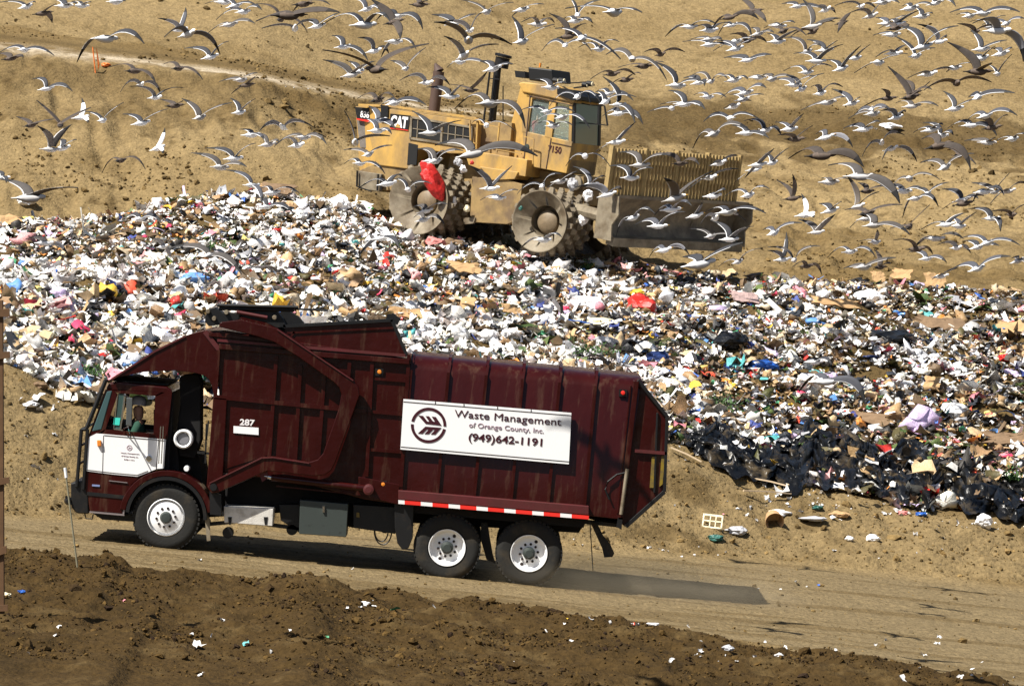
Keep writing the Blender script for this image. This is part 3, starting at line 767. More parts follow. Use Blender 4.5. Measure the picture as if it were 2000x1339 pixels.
def wheel(px, py, v0, front, far=False):
    c = T.p(px, py, 0.05); R = 0.535
    mbx = MB(); s = 1
    vin = v0 + 0.26
    mbx.lathe(c, [(v0 + 0.12, 0.16), (v0 + 0.5, 0.16)], 20)
    w_ = part("wheel", mbx, M['black'], truck)
    mbx = MB(); mbx.lathe(c, tyre_prof(v0, v0 + 0.28, R, 0.30), 56, closed=True); tread(mbx, c, v0, v0 + 0.28, R)
    part("tyre", mbx, M['rubber'], w_, smooth=True)
    mbx = MB()
    if front:
        mbx.lathe(c, [(v0 + 0.005, 0.292), (v0 + 0.02, 0.305), (v0 + 0.05, 0.30), (v0 + 0.10, 0.285), (v0 + 0.105, 0.27), (v0 + 0.03, 0.255), (v0 + 0.01, 0.20), (v0 - 0.005, 0.10), (v0 - 0.005, 0.0)][::-1], 48, cap=False)
        part("rim", mbx, M['white'], w_, smooth=True)
        mbx = MB(); mbx.lathe(c, [(v0 - 0.06, 0.001), (v0 - 0.055, 0.07), (v0 + 0.0, 0.10)], 20); part("hub_cap", mbx, M['greybox'], w_, smooth=True)
        mbx = MB(); holes(mbx, c, 10, 0.152, 0.021, v0 - 0.006); part("wheel_nut", mbx, M['grime'], w_)
    else:
        mbx.lathe(c, [(v0 + 0.0, 0.298), (v0 + 0.0, 0.286), (v0 + 0.03, 0.278), (v0 + 0.04, 0.262), (v0 + 0.085, 0.240), (v0 + 0.10, 0.19), (v0 + 0.085, 0.15), (v0 + 0.085, 0.0)][::-1], 48, cap=False)
        part("rim", mbx, M['white'], w_, smooth=True)
        mbx = MB(); mbx.lathe(c, [(v0 - 0.03, 0.001), (v0 - 0.03, 0.055), (v0 + 0.02, 0.075), (v0 + 0.03, 0.10), (v0 + 0.12, 0.10)], 20); part("hub_cap", mbx, M['greybox'], w_, smooth=True)
        mbx = MB(); holes(mbx, c, 10, 0.145, 0.021, v0 + 0.08, 0.02)
        for a in (1.1, 1.1 + math.pi):
            cc = (c[0] + 0.215 * math.cos(a), c[1] + 0.215 * math.sin(a)); mbx.lathe(cc, [(v0 + 0.085, 0.028), (v0 + 0.2, 0.028)], 10)
        part("wheel_nut", mbx, M['grime'], w_)
        mbx = MB(); mbx.lathe(c, tyre_prof(v0 + 0.33, v0 + 0.60, R, 0.30), 48, closed=True); part("inner_tyre", mbx, M['rubber'], w_, smooth=True)
for (x, y, fr) in [(324, 1010, True), (873, 1069, False), (1033, 1080, False)]:
    wheel(x, y, 0.05, fr)
def wheel_far(px, py):
    c = T.p(px, py, 0.05)
    mbx = MB(); mbx.lathe(c, tyre_prof(WID - 0.6, WID - 0.05, 0.535, 0.3), 40, closed=True); mbx.lathe(c, [(WID - 0.5, 0.3), (WID - 0.1, 0.3)], 24)
    part("wheel", mbx, M['rubber'], truck, smooth=True)
for (x, y) in [(324, 1010), (873, 1069), (1033, 1080)]: wheel_far(x, y)
mb = MB()
for (x, y) in [(324, 1010), (873, 1069), (1033, 1080)]:
    c = T.p(x, y, 0.05); mb.lathe(c, [(0.5, 0.09), (WID - 0.5, 0.09)], 14)
part("axle", mb, M['black'], chassis)

# --- cab
CV0, CV1 = 0.06, 2.36
cab_lo = [(173, 850), (187, 846), (324, 857), (320, 915), (306, 917), (289, 924), (272, 934), (258, 947), (247, 972), (241, 1004), (175, 998), (171, 966), (165, 960), (167, 921)]
mb = MB(); pr(mb, cab_lo, CV0, CV1, ref=CV0)
cab = part("cab", mb, M['maroon'], truck, bevel=0.02)
# upper cab: hollow, pillars and roof
mb = MB()
pr(mb, [(206, 760), (212, 748), (225, 745), (326, 755), (336, 762), (336, 770), (220, 764)], CV0 + 0.02, CV1 - 0.02, ref=CV0)
roof = part("cab_roof", mb, M['maroon'], cab, bevel=0.03)
mb = MB(); q_ = T.P([(216, 745), (326, 754)], CV0); mb.box(q_[0][0], q_[1][0], CV0 + 0.06, CV1 - 0.06, 0, 0.001)
zz_ = lambda u: q_[0][1] + (q_[1][1] - q_[0][1]) * (u - q_[0][0]) / (q_[1][0] - q_[0][0])
mb.v = [(a, b, zz_(a) + 0.012 + (0.012 if c > 0 else 0)) for a, b, c in mb.v]
part("added_roof_sheet", mb, mat("matte_black_roof", (0.012, 0.010, 0.010), rough=1.0), roof)  # matte black sheet added over the roof to suppress its bright reflection
mb = MB()
for v0, v1 in ((CV0, CV0 + 0.06), (CV1 - 0.06, CV1)):
    for pts in ([(206, 760), (222, 762), (230, 770), (205, 840), (197, 848), (173, 850)], [(303, 772), (322, 762), (336, 764), (326, 858), (300, 846)], [(205, 838), (304, 847), (324, 858), (187, 848)], [(222, 762), (322, 766), (306, 773), (229, 767)]):
        mb.prism(T.P(pts, CV0), v0, v1)
bmb = mb
part("pillar", bmb, M['maroon'], cab)
mb = MB(); mb.prism(T.P([(324, 762), (337, 766), (328, 918), (318, 916)], CV0), CV0 + 0.07, CV1 - 0.07); part("rear_wall", mb, M['soot'], cab)
# windscreen (slanted glass across the front) with side return
mb = MB()
a = T.p(209, 764, CV0); b = T.p(180, 842, CV0); a2 = T.p(219, 763, CV0); b2 = T.p(198, 838, CV0)
mb.loft([[(a[0], CV0 - 0.01, a[1]), (a2[0], CV0 - 0.01, a2[1]), (b2[0], CV0 - 0.01, b2[1]), (b[0], CV0 - 0.01, b[1])],
         [(a[0], CV1 + .01, a[1]), (a2[0], CV1 + .01, a2[1]), (b2[0], CV1 + .01, b2[1]), (b[0], CV1 + .01, b[1])]])
part("windscreen", mb, mat("windscreen_glass", (0.05, 0.10, 0.105), rough=0.08, coat=0.6), cab, bevel=0.01)
# dark seat / interior
mb = MB(); pr(mb, [(300, 800), (314, 795), (318, 850), (300, 850)], CV0 + 0.25, CV0 + 0.8, ref=CV0 + .25); pr(mb, [(268, 842), (318, 846), (318, 870), (268, 870)], CV0 + 0.2, CV0 + 0.8, ref=CV0 + .2)
part("seat", mb, M['grime'], cab)
mb = MB(); pr(mb, [(206, 830), (240, 833), (246, 850), (200, 850)], CV0 + 0.1, CV1 - 0.1, ref=CV0 + .1); part("dashboard", mb, M['grime'], cab)
c = T.p(247, 836, CV0 + .5)
mb = MB()
for i in range(20):
    a0 = 2 * math.pi * i / 20; a1 = 2 * math.pi * (i + 1) / 20
    f = lambda a: (c[0] + 0.12 * math.sin(a), CV0 + 0.5 + 0.22 * math.cos(a), c[1] + 0.18 * math.sin(a))
    mb.tube([f(a0), f(a1)], 0.014, 6)
part("steering_wheel", mb, M['grime'], cab)
# white door panel
mb = MB(); band = [(174, 853), (188, 846), (202, 847), (324, 858), (320, 914), (306, 915), (289, 922), (268, 930), (222, 926), (167, 919), (169, 890)]
pr(mb, band, CV0 - 0.012, CV0 - 0.002, ref=CV0 - 0.012)
door = part("door", mb, M['white'], cab)
mb = MB()
strip_along(mb, [(202, 850), (200, 924)], 0.9, CV0 - 0.018, CV0 - 0.010, CV0 - 0.012); strip_along(mb, [(310, 857), (305, 915)], 1.2, CV0 - 0.018, CV0 - 0.010, CV0 - 0.012)
strip_along(mb, [(203, 849.5), (323, 860)], 1.1, CV0 - 0.018, CV0 - 0.010, CV0 - 0.012); strip_along(mb, [(167, 916.5), (222, 923), (268, 927), (289, 919)], 0.9, CV0 - 0.018, CV0 - 0.010, CV0 - 0.012)
part("seam", mb, M['grime'], door)
mb = MB(); c = T.p(291, 894, CV0); mb.lathe(c, [(CV0 - 0.035, 0.04), (CV0 - 0.03, 0.05), (CV0 - 0.012, 0.05)], 14); part("door_handle", mb, M['chrome'], door)
mb = MB()
for x in (318, 313): strip_along(mb, [(x + 1, 832), (x - 3, 905)], 2.0, CV0 - 0.08, CV0 - 0.06, CV0 - 0.07)
part("grab_rail", mb, M['chrome'], cab)
lettering("Waste Management", T.p(235, 884, CV0), T.p(272, 887, CV0), 0.016, CV0 - 0.014, M['inkfaint'], door)
lettering("of Orange County, Inc.", T.p(237, 890, CV0), T.p(270, 893, CV0), 0.016, CV0 - 0.014, M['inkfaint'], door)
lettering("642-1191", T.p(242, 897, CV0), T.p(262, 899, CV0), 0.018, CV0 - 0.014, M['inkfaint'], door)
mb = MB(); c = T.p(253, 874, CV0)
for i in range(16):
    a0 = 2 * math.pi * i / 16; a1 = 2 * math.pi * (i + 1) / 16
    mb.prism([(c[0] + .045 * math.cos(a0), c[1] + .045 * math.sin(a0)), (c[0] + .045 * math.cos(a1), c[1] + .045 * math.sin(a1)), (c[0] + .035 * math.cos(a1), c[1] + .035 * math.sin(a1)), (c[0] + .035 * math.cos(a0), c[1] + .035 * math.sin(a0))], CV0 - 0.016, CV0 - 0.010)
mb.prism([(c[0] - .022, c[1] + .018), (c[0] + .03, c[1] + .003), (c[0] - .01, c[1] + .003)], CV0 - 0.016, CV0 - 0.010); mb.prism([(c[0] - .01, c[1] - .003), (c[0] + .03, c[1] - .003), (c[0] - .022, c[1] - .02)], CV0 - 0.016, CV0 - 0.010)
part("emblem", mb, M['inkfaint'], door)
# side window furniture
mb = MB(); strip_along(mb, [(244, 768), (235, 838)], 3.2, CV0 + 0.0, CV0 + 0.05, CV0); strip_along(mb, [(229, 769), (222, 836)], 1.5, CV0, CV0 + 0.03, CV0); strip_along(mb, [(222, 837), (240, 840)], 2.5, CV0, CV0 + 0.03, CV0)
part("window_frame", mb, M['chrome'], cab)
mb = MB(); pr(mb, [(231, 769), (243, 769), (234, 838), (223, 837)], CV0 + 0.015, CV0 + 0.02, ref=CV0 + .02); part("vent_window", mb, mat("vent_glass", (0.04, 0.075, 0.07), rough=0.1, coat=0.5), cab)
mb = MB(); pr(mb, [(223, 815), (235, 816), (233, 830), (221, 829)], CV0 - 0.0, CV0 + 0.012, ref=CV0); part("teal_sticker", mb, M['teal'], cab)
mb = MB(); pr(mb, [(247, 776), (259, 777), (257, 832), (246, 830)], CV0 - 0.30, CV0 - 0.25, ref=CV0 - 0.3)
mir = part("mirror", mb, mat("mirror_back", (0.16, 0.17, 0.17), rough=0.3, metal=0.6), truck, bevel=0.01)
mb = MB()
for (a, b) in [((241, 771), (253, 776)), ((251, 834), (256, 856)), ((240, 838), (251, 832))]:
    p = T.p(*a, CV0 - .03); q_ = T.p(*b, CV0 - .27); mb.tube([(p[0], CV0 - .03, p[1]), (q_[0], CV0 - .27, q_[1])], 0.011, 6)
part("mirror_arm", mb, M['chrome'], mir)
# lamp on door
mb = MB(); pr(mb, [(189, 859), (197, 859), (198, 871), (190, 872)], CV0 - 0.06, CV0 - 0.01, ref=CV0 - 0.06); part("turn_signal", mb, M['amber'], cab, bevel=0.012)
mb = MB(); strip_along(mb, [(213, 938), (249, 942)], 1.4, CV0 - 0.02, CV0 + 0.005, CV0); strip_along(mb, [(175, 999), (243, 1005)], 3, CV0 - 0.02, CV0 + 0.005, CV0); strip_along(mb, [(248, 967), (241, 1003)], 3, CV0 - 0.02, CV0 + 0.005, CV0)
part("trim_strip", mb, mat("dull_chrome", (0.35, 0.3, 0.3), rough=0.4, metal=0.6), cab)
mb = MB(); strip_along(mb, [(180, 947), (195, 948)], 3.5, CV0 - 0.015, CV0 + 0.005, CV0); part("badge", mb, mat("blue_grey_badge", (0.2, 0.25, 0.45), rough=0.4), cab)
mb = MB(); strip_along(mb, [(170, 963), (248, 971)], 7, CV0 - 0.012, CV0 + 0.005, CV0); part("painted_gap_shadow", mb, M['black'], cab)  # black strip painted in as the shade along the cab's lower step
# fender arch
mb = MB(); cF = T.p(324, 1010, 0.0)
def arc(c, R, a0, a1, n=22): return [(c[0] + R * math.cos(math.radians(a0 + (a1 - a0) * i / n)), c[1] + R * math.sin(math.radians(a0 + (a1 - a0) * i / n))) for i in range(n + 1)]
mb.prism(arc(cF, 0.755, 176, 12) + arc(cF, 0.66, 12, 176), 0.02, 0.55); fen = part("fender", mb, M['maroon'], cab, bevel=0.01)
mb = MB(); mb.prism(arc(cF, 0.655, 178, 2) + arc(cF, 0.60, 2, 178), 0.0, 0.5); mb.prism(arc(cF, 0.64, 178, 2), 0.42, 0.6); part("fender_liner", mb, M['black'], fen)
# bumper, grille guard
mb = MB()
pr(mb, [(138, 943), (160, 938), (172, 966), (173, 1003), (150, 1002), (139, 990)], CV0 + 0.0, CV1, ref=CV0)
bmp = part("bumper", mb, M['black'], truck, bevel=0.02)
mb = MB()
for (a, b, r) in [((159, 838), (150, 950), 0.03), ((171, 838), (163, 955), 0.03), ((159, 838), (171, 838), 0.03), ((207, 741), (168, 838), 0.035), ((128, 968), (140, 985), .02)]:
    for v in (0.05, 2.3):
        p = T.p(*a, 0.05); q_ = T.p(*b, 0.05); mb.tube([(p[0], v, p[1]), (q_[0], v, q_[1])], r, 8)
for a in ((159, 838), (157, 870), (155, 905)):
    p = T.p(*a, 0.05); mb.tube([(p[0], 0.05, p[1]), (p[0], 2.3, p[1])], 0.02, 6)
part("grille_guard", mb, M['black'], bmp)
mb = MB(); c = T.p(133, 978, 0.05); mb.lathe(c, [(0.0, 0.03), (0.1, 0.07)], 12); part("tow_hook", mb, M['black'], bmp)
mb = MB()
pts = [T.p(x, y, 0.1) for x, y in [(165, 1000), (168, 1012), (180, 1013), (182, 1004)]]
mb.tube([(a, 0.1, b) for a, b in pts], 0.012, 6); pr(mb, [(178, 1000), (262, 1006), (258, 1018), (200, 1014)], 0.3, 1.6, ref=0.3); part("under_tray", mb, M['black'], bmp)
# air intake stack and cleaner behind the cab
mb = MB(); pr(mb, [(350, 738), (356, 733), (387, 729), (393, 745), (392, 860), (380, 895), (350, 890), (344, 850), (352, 790)], 0.35, 0.85, ref=0.35)
stack = part("air_intake_stack", mb, M['soot'], truck, bevel=0.02)
mb = MB(); c = T.p(358, 857, 0.12)
mb.lathe(c, [(0.14, 0.001), (0.14, 0.09), (0.17, 0.10)], 24, 0); mb.lathe(c, [(0.12, 0.105), (0.10, 0.13), (0.12, 0.155), (0.16, 0.155), (0.5, 0.15)], 28, 1, cap=False)
part("air_cleaner", mb, [mat("brushed_grey_cap", (0.35, 0.35, 0.38), rough=0.3, metal=0.5), M['white']], truck, smooth=True)
mb = MB(); c = T.p(364, 915, 0.2); mb.lathe(c, [(0.2, 0.04), (0.24, 0.05), (0.4, 0.05)], 12); part("filler_cap", mb, M['white'], truck)
mb = MB()
pr(mb, [(330, 862), (345, 864), (350, 925), (328, 915)], 0.3, 0.7, ref=0.3); pr(mb, [(340, 880), (388, 890), (400, 960), (395, 990), (370, 960), (340, 925)], 0.5, 1.8, ref=0.5)
rib(mb, (384, 884), (408, 886), 4, 0.1, 0.14); rib(mb, (402, 828), (400, 905), 3, 0.1, 0.13); rib(mb, (406, 822), (402, 860), 3, 0.1, 0.13)
part("engine_block", mb, M['soot'], truck)

# --- people
def person_mesh(name, joints, edges, radii, m, parent=None):
    me = bpy.data.meshes.new(name); me.from_pydata(joints, edges, []); me.update()
    o = bpy.data.objects.new(name, me); COL.objects.link(o); o.parent = parent
    sk = o.modifiers.new("skin", 'SKIN')
    for i, r in enumerate(radii): me.skin_vertices[0].data[i].radius = (r, r)
    me.skin_vertices[0].data[0].use_root = True
    sb = o.modifiers.new("sub", 'SUBSURF'); sb.levels = 1; sb.render_levels = 2
    me.materials.append(m)
    bpy.context.view_layer.update()
    dg = bpy.context.evaluated_depsgraph_get()
    me2 = bpy.data.meshes.new_from_object(o.evaluated_get(dg)); o.modifiers.clear(); o.data = me2
    for p in me2.polygons: p.use_smooth = True
    return o
def seated_person(Fm, fr, hx, hy, v, face, scale, shirt, cap, label, cat="person"):
    """face: +1 looks to +u, -1 to -u ; head centre at photo pixel hx,hy at depth v"""
    hu, hw = fr.p(hx, hy, v)
    root = empty("person", Fm @ Matrix.Translation((hu, v, hw - 0.72 * scale)))
    root.scale = (scale, scale, scale)
    tag(root, label, cat)
    f = face
    J = [(0, 0, 0), (0.02 * f, 0, 0.22), (0.0, 0, 0.42), (0.02 * f, 0, 0.52), (0.04 * f, 0, 0.62), (0.05 * f, 0, 0.74),
         (0.0, -0.19, 0.46), (0.10 * f, -0.23, 0.22), (0.34 * f, -0.17, 0.28), (0.42 * f, -0.14, 0.31),
         (0.0, 0.19, 0.46), (0.10 * f, 0.23, 0.22), (0.34 * f, 0.17, 0.28), (0.42 * f, 0.14, 0.31),
         (0.06 * f, -0.1, -0.02), (0.45 * f, -0.12, 0.02), (0.5 * f, -0.12, -0.38), (0.6 * f, -0.12, -0.42),
         (0.06 * f, 0.1, -0.02), (0.45 * f, 0.12, 0.02), (0.5 * f, 0.12, -0.38), (0.6 * f, 0.12, -0.42)]
    E = [(0, 1), (1, 2), (2, 3), (3, 4), (4, 5), (2, 6), (6, 7), (7, 8), (8, 9), (2, 10), (10, 11), (11, 12), (12, 13), (0, 14), (14, 15), (15, 16), (16, 17), (0, 18), (18, 19), (19, 20), (20, 21)]
    R_ = [0.14, 0.14, 0.15, 0.065, 0.085, 0.09, 0.07, 0.052, 0.04, 0.035, 0.07, 0.052, 0.04, 0.035, 0.09, 0.07, 0.05, 0.045, 0.09, 0.07, 0.05, 0.045]
    b_ = person_mesh("body", J, E, R_, M['skin'], root)
    Jj = J[:3] + J[6:9] + J[10:13]
    Jj = [(0, 0, -0.04), (0.02 * f, 0, 0.22), (0.0, 0, 0.44), J[6], J[7], (0.27 * f, -0.185, 0.265), J[10], J[11], (0.27 * f, 0.185, 0.265)]
    person_mesh("jacket", Jj, [(0, 1), (1, 2), (2, 3), (3, 4), (4, 5), (2, 6), (6, 7), (7, 8)], [0.165, 0.165, 0.16, 0.085, 0.068, 0.055, 0.085, 0.068, 0.055], shirt, root)
    mbx = MB()
    rings = []
    for (dz, r) in [(-0.02, 0.112), (0.04, 0.115), (0.09, 0.09), (0.115, 0.04)]:
        rings.append([(0.05 * f + r * math.cos(2 * math.pi * k / 14), r * 0.86 * math.sin(2 * math.pi * k / 14), 0.755 + dz) for k in range(14)])
    mbx.loft(rings); mbx.box(min(0.12 * f, 0.24 * f), max(0.12 * f, 0.24 * f), -0.07, 0.07, 0.745, 0.76)
    mbx.build("cap", cap, root, smooth=True)
    mbx = MB(); mbx.loft([[(0.135 * f, -0.02, 0.70), (0.135 * f, 0.02, 0.70), (0.12 * f, 0.012, 0.73), (0.12 * f, -0.012, 0.73)], [(0.165 * f, -0.012, 0.69), (0.165 * f, 0.012, 0.69), (0.135 * f, 0.006, 0.73), (0.135 * f, -0.006, 0.73)]])
    mbx.build("nose", M['skin'], root)
    return root
seated_person(TM, T, 277, 793, CV0 + 0.36, -1, 1.12, M['shirt_green'], M['cap'], "driver in a dark green jacket and grey cap behind the truck's side window")

# ------------------------------------------------------------------ landfill compactor
TH = math.radians(30); PI_ = math.radians(8.6); RO = math.radians(2.0)
du_ = Vector((math.cos(TH) * math.cos(PI_), -math.sin(TH) * math.cos(PI_), -math.sin(PI_)))
v0_ = Vector((math.sin(TH), math.cos(TH), 0)); w0_ = du_.cross(v0_).normalized()
dv_ = v0_ * math.cos(RO) - w0_ * math.sin(RO); dw_ = w0_ * math.cos(RO) + v0_ * math.sin(RO)
DM = frame_matrix(W(1052, 497, 96.5), du_, dv_, dw_)
D = Frame(DM)
doz = empty("landfill_compactor", DM)
tag(doz, "big yellow landfill compactor with steel wheels and screened blade, standing on the rubbish", "compactor")
def dp(mb, pts, v0, v1, ref=None, mi=0):
    return mb.prism(D.P(pts, v0 if ref is None else ref), v0, v1, mi)
def dstrip(mb, pts, wpx, v0, v1, ref=None):
    ref = v0 if ref is None else ref
    for a, b in zip(pts[:-1], pts[1:]):
        ax, ay = a; bx, by = b; L = math.hypot(bx - ax, by - ay); nx_, ny_ = -(by - ay) / L * wpx / 2, (bx - ax) / L * wpx / 2
        dp(mb, [(ax + nx_, ay + ny_), (bx + nx_, by + ny_), (bx - nx_, by - ny_), (ax - nx_, ay - ny_)], v0, v1, ref=ref)
HV0, HV1 = 0.75, 2.95        # hood
mb = MB(); dp(mb, [(738, 209), (931, 236), (925, 300), (880, 300), (815, 290), (796, 330), (735, 322), (722, 270)], HV0, HV1, ref=HV0)
hood = mb.build("engine_hood", M['yellow'], doz, bevel=0.02)
# tapered rear radiator guard
mb = MB()
a = D.P([(738, 209), (733, 322)], HV0); b = D.P([(694, 208), (702, 335)], HV0 + 0.35)
mb.loft([[(a[0][0], HV0, a[0][1]), (a[1][0], HV0, a[1][1]), (a[1][0], HV1, a[1][1]), (a[0][0], HV1, a[0][1])],
         [(b[0][0], HV0 + 0.35, b[0][1]), (b[1][0], HV0 + 0.35, b[1][1]), (b[1][0], HV1 - 0.35, b[1][1]), (b[0][0], HV1 - 0.35, b[0][1])]])
rear = mb.build("radiator_guard", M['yellow'], doz, bevel=0.02)
RV = HV0 + 0.16
mb = MB(); dp(mb, [(697, 235), (732, 238), (733, 290), (703, 288)], RV + 0.06, RV + 0.2, ref=RV + 0.06); mb.build("radiator_grille", mat("grey_mesh", (0.16, 0.14, 0.12), rough=0.7, var=0.3, vscale=8), rear)
mb = MB(); dp(mb, [(693, 209), (722, 211), (724, 234), (697, 232)], RV - 0.03, RV + 0.1, ref=RV - .03); npn = mb.build("number_panel", M['black'], rear)
mb = MB(); dp(mb, [(696, 231), (722, 235), (722, 239), (697, 234)], RV - 0.04, RV + 0.05, ref=RV - .04); mb.build("red_stripe", M['red'], rear)
lettering("836", D.p(705, 229, RV), D.p(722, 231, RV), 0.17, RV - 0.04, M['pale'], npn, bold=0.02)
mb = MB(); dp(mb, [(744, 205), (758, 207), (757, 238), (743, 236)], HV0 - 0.05, HV0 + 0.1, ref=HV0 - .05); mb.build("air_box", M['black'], hood)
# lower rear hull and counterweight
mb = MB(); dp(mb, [(735, 318), (798, 326), (800, 345), (770, 372), (712, 372), (697, 335)], 0.8, 2.9, ref=0.8)
mb.build("rear_hull", M['dustyellow'], doz, bevel=0.02)
mb = MB(); dp(mb, [(696, 333), (745, 340), (742, 374), (700, 368)], 0.65, 0.78, ref=0.65); cw = mb.build("counterweight", M['mudsteel'], doz, bevel=0.01)
mb = MB()
dstrip(mb, [(697, 333), (696, 364), (725, 374)], 2, 0.55, 0.6); dstrip(mb, [(738, 340), (736, 372)], 2.2, 0.55, 0.6); dstrip(mb, [(745, 342), (744, 370)], 2.2, 0.55, 0.6)
mb.build("ladder", M['black'], doz)
# label plate
mb = MB(); dp(mb, [(762, 222), (802, 226), (797, 254), (761, 249)], HV0 - 0.02, HV0, ref=HV0 - 0.02)
cat = mb.build("maker_plate", M['black'], hood)
lettering("CAT", D.p(763, 246, HV0), D.p(796, 250, HV0), 0.28, HV0 - 0.025, M['pale'], cat, bold=0.05)
mb = MB(); p = D.P([(771, 249), (783, 250), (777, 241)], HV0 - 0.03); mb.prism(p, HV0 - 0.045, HV0 - 0.02); mb.build("yellow_triangle", M['yellow'], cat)
mb = MB(); dp(mb, [(762, 249.5), (797, 254), (797, 255.5), (762, 251)], HV0 - 0.025, HV0, ref=HV0 - .025); mb.build("red_stripe", M['red'], cat)
# grilles
mb = MB(); dp(mb, [(806, 231), (862, 241), (860, 276), (804, 267)], HV0 - 0.01, HV0 + 0.02); dp(mb, [(867, 243), (920, 250), (916, 285), (865, 277)], HV0 - 0.01, HV0 + 0.02)
dp(mb, [(798, 279), (816, 283), (813, 322), (795, 322)], HV0 - 0.01, HV0 + 0.02)
gr = mb.build("side_grille", mat("dark_opening", (0.008, 0.008, 0.008), rough=0.8), hood)
mb = MB()
for x in (816, 876, 890, 905): dstrip(mb, [(x, 233 + (x - 806) * 0.17), (x - 2, 268 + (x - 806) * 0.15)], 1.6, HV0 - 0.03, HV0 - 0.012)
for x in (803, 863, 921): dstrip(mb, [(x, 229 + (x - 806) * 0.17), (x - 2, 272 + (x - 806) * 0.15)], 4, HV0 - 0.035, HV0 - 0.012)
dstrip(mb, [(802, 229), (922, 249)], 4, HV0 - 0.035, HV0 - 0.012); dstrip(mb, [(800, 270), (919, 288)], 4, HV0 - 0.035, HV0 - 0.012); dstrip(mb, [(806, 251), (919, 268)], 1.5, HV0 - 0.03, HV0 - 0.012)
mb.build("grille_frame", M['mudsteel'], hood)
mb = MB()
for x in (752, 775, 800, 825, 850, 880, 905): dstrip(mb, [(x, 207 + (x - 740) * 0.145), (x, 201 + (x - 740) * 0.145)], 2, HV0 + 0.1, HV0 + 0.15)
dstrip(mb, [(700, 205), (760, 207), (930, 231)], 4.5, HV0 - 0.03, HV0 + 0.1)
mb.build("hood_edge", M['yellow'], hood)
mb = MB(); a = D.p(847, 222, 1.6); b = D.p(857, 140, 1.6); c_ = D.p(853, 125, 1.6)
mb.tube([(a[0], 1.6, a[1]), (b[0], 1.6, b[1])], 0.15, 14); mb.tube([(b[0], 1.6, b[1]), (c_[0] - 0.05, 1.6, c_[1])], 0.15, 14, r1=0.03)
mb.build("exhaust_stack", M['rust'], doz, smooth=True)
mb = MB(); a = D.p(960, 250, 1.5); b = D.p(972, 132, 1.5); mb.tube([(a[0], 1.5, a[1]), (b[0], 1.5, b[1])], 0.10, 12)
b2 = D.p(976, 112, 1.5); mb.tube([(b[0] + 0.1, 1.5, b[1]), (b2[0] + 0.1, 1.5, b2[1])], 0.19, 14); b3 = D.p(977, 108, 1.5); mb.tube([(b2[0] + 0.1, 1.5, b2[1] + 0.02), (b3[0] + 0.1, 1.5, b3[1] + .03)], 0.23, 14)
pc = mb.build("intake_stack", M['black'], doz, smooth=True)
mb = MB(); dstrip(mb, [(957, 130), (944, 235)], 2.2, 1.2, 1.25); dstrip(mb, [(958, 131), (978, 131)], 2, 1.2, 1.25); dstrip(mb, [(955, 153), (975, 155)], 2, 1.2, 1.25); dstrip(mb, [(948, 205), (966, 207)], 2, 1.2, 1.25); dstrip(mb, [(982, 168), (982, 235)], 1.2, 1.6, 1.63)
mb.build("stack_brace", M['black'], pc)
# platform between hood and cab
mb = MB(); dp(mb, [(928, 236), (1000, 240), (992, 330), (925, 318), (900, 300)], 1.05, 2.9, ref=1.05)
mb.build("midsection", M['dustyellow'], doz, bevel=0.01)
mb = MB(); dp(mb, [(908, 300), (930, 296), (1030, 312), (1026, 345), (935, 330), (915, 322)], 0.55, 1.4, ref=0.55); dp(mb, [(936, 325), (1012, 336), (1005, 350), (960, 352)], 0.5, 1.3, ref=0.5)
mb.build("step_platform", M['yellow'], doz, bevel=0.015)
mb = MB()
dstrip(mb, [(917, 235), (919, 296)], 2.4, 0.6, 0.64); dstrip(mb, [(932, 240), (929, 300)], 2.4, 0.6, 0.64); dstrip(mb, [(936, 242), (975, 248)], 2.0, 0.6, 0.64); dstrip(mb, [(975, 240), (969, 298)], 2.6, 0.6, 0.64); dstrip(mb, [(905, 230), (935, 232), (938, 242)], 2, 0.6, 0.64)
dstrip(mb, [(970, 292), (1018, 300)], 1.8, 0.55, 0.59); dstrip(mb, [(1022, 266), (1042, 272), (1040, 320)], 1.6, 0.6, 0.63); dstrip(mb, [(912, 278), (932, 280)], 2, 0.6, 0.64)
mb.build("handrail", M['yellow'], doz)
# articulation frame between the wheels
mb = MB(); dp(mb, [(922, 345), (995, 352), (1020, 360), (1012, 430), (990, 438), (925, 434), (918, 420)], 0.55, 2.6, ref=0.55)
dp(mb, [(880, 300), (935, 322), (1020, 350), (1140, 345), (1140, 400), (900, 420), (870, 350)], 1.2, 2.6, ref=1.2)
mb.build("main_frame", M['dustyellow'], doz, bevel=0.015)
mb = MB(); dp(mb, [(905, 425), (928, 425), (924, 436), (906, 438)], 0.5, 0.6); 
mb.build("step", M['mudsteel'], doz)
# cab
KV0, KV1 = 0.85, 2.35
mb = MB(); dp(mb, [(1017, 168), (1035, 176), (1030, 250), (1026, 300), (1015, 320), (991, 310), (996, 250)], KV0 + 0.35, KV1, ref=KV0 + 0.35)
cabd = mb.build("cab", M['yellow'], doz, bevel=0.015)
mb = MB(); dp(mb, [(1020, 255), (1118, 277), (1106, 339), (1024, 323)], KV0, KV1, ref=KV0); mb.build("cab_base", M['yellow'], cabd, bevel=0.02)
mb = MB()
dp(mb, [(1028, 178), (1041, 182), (1030, 262), (1019, 259)], KV0, KV0 + 0.12, ref=KV0)
dp(mb, [(1074, 190), (1087, 193), (1077, 272), (1063, 268)], KV0, KV0 + 0.12, ref=KV0)
dp(mb, [(1112, 200), (1118, 201), (1116, 280), (1110, 278)], KV0, KV0 + 0.12, ref=KV0)
dp(mb, [(1028, 178), (1120, 199), (1119, 206), (1028, 190)], KV0, KV0 + 0.12, ref=KV0)
mb.build("door_frame", M['yellow'], cabd, bevel=0.01)
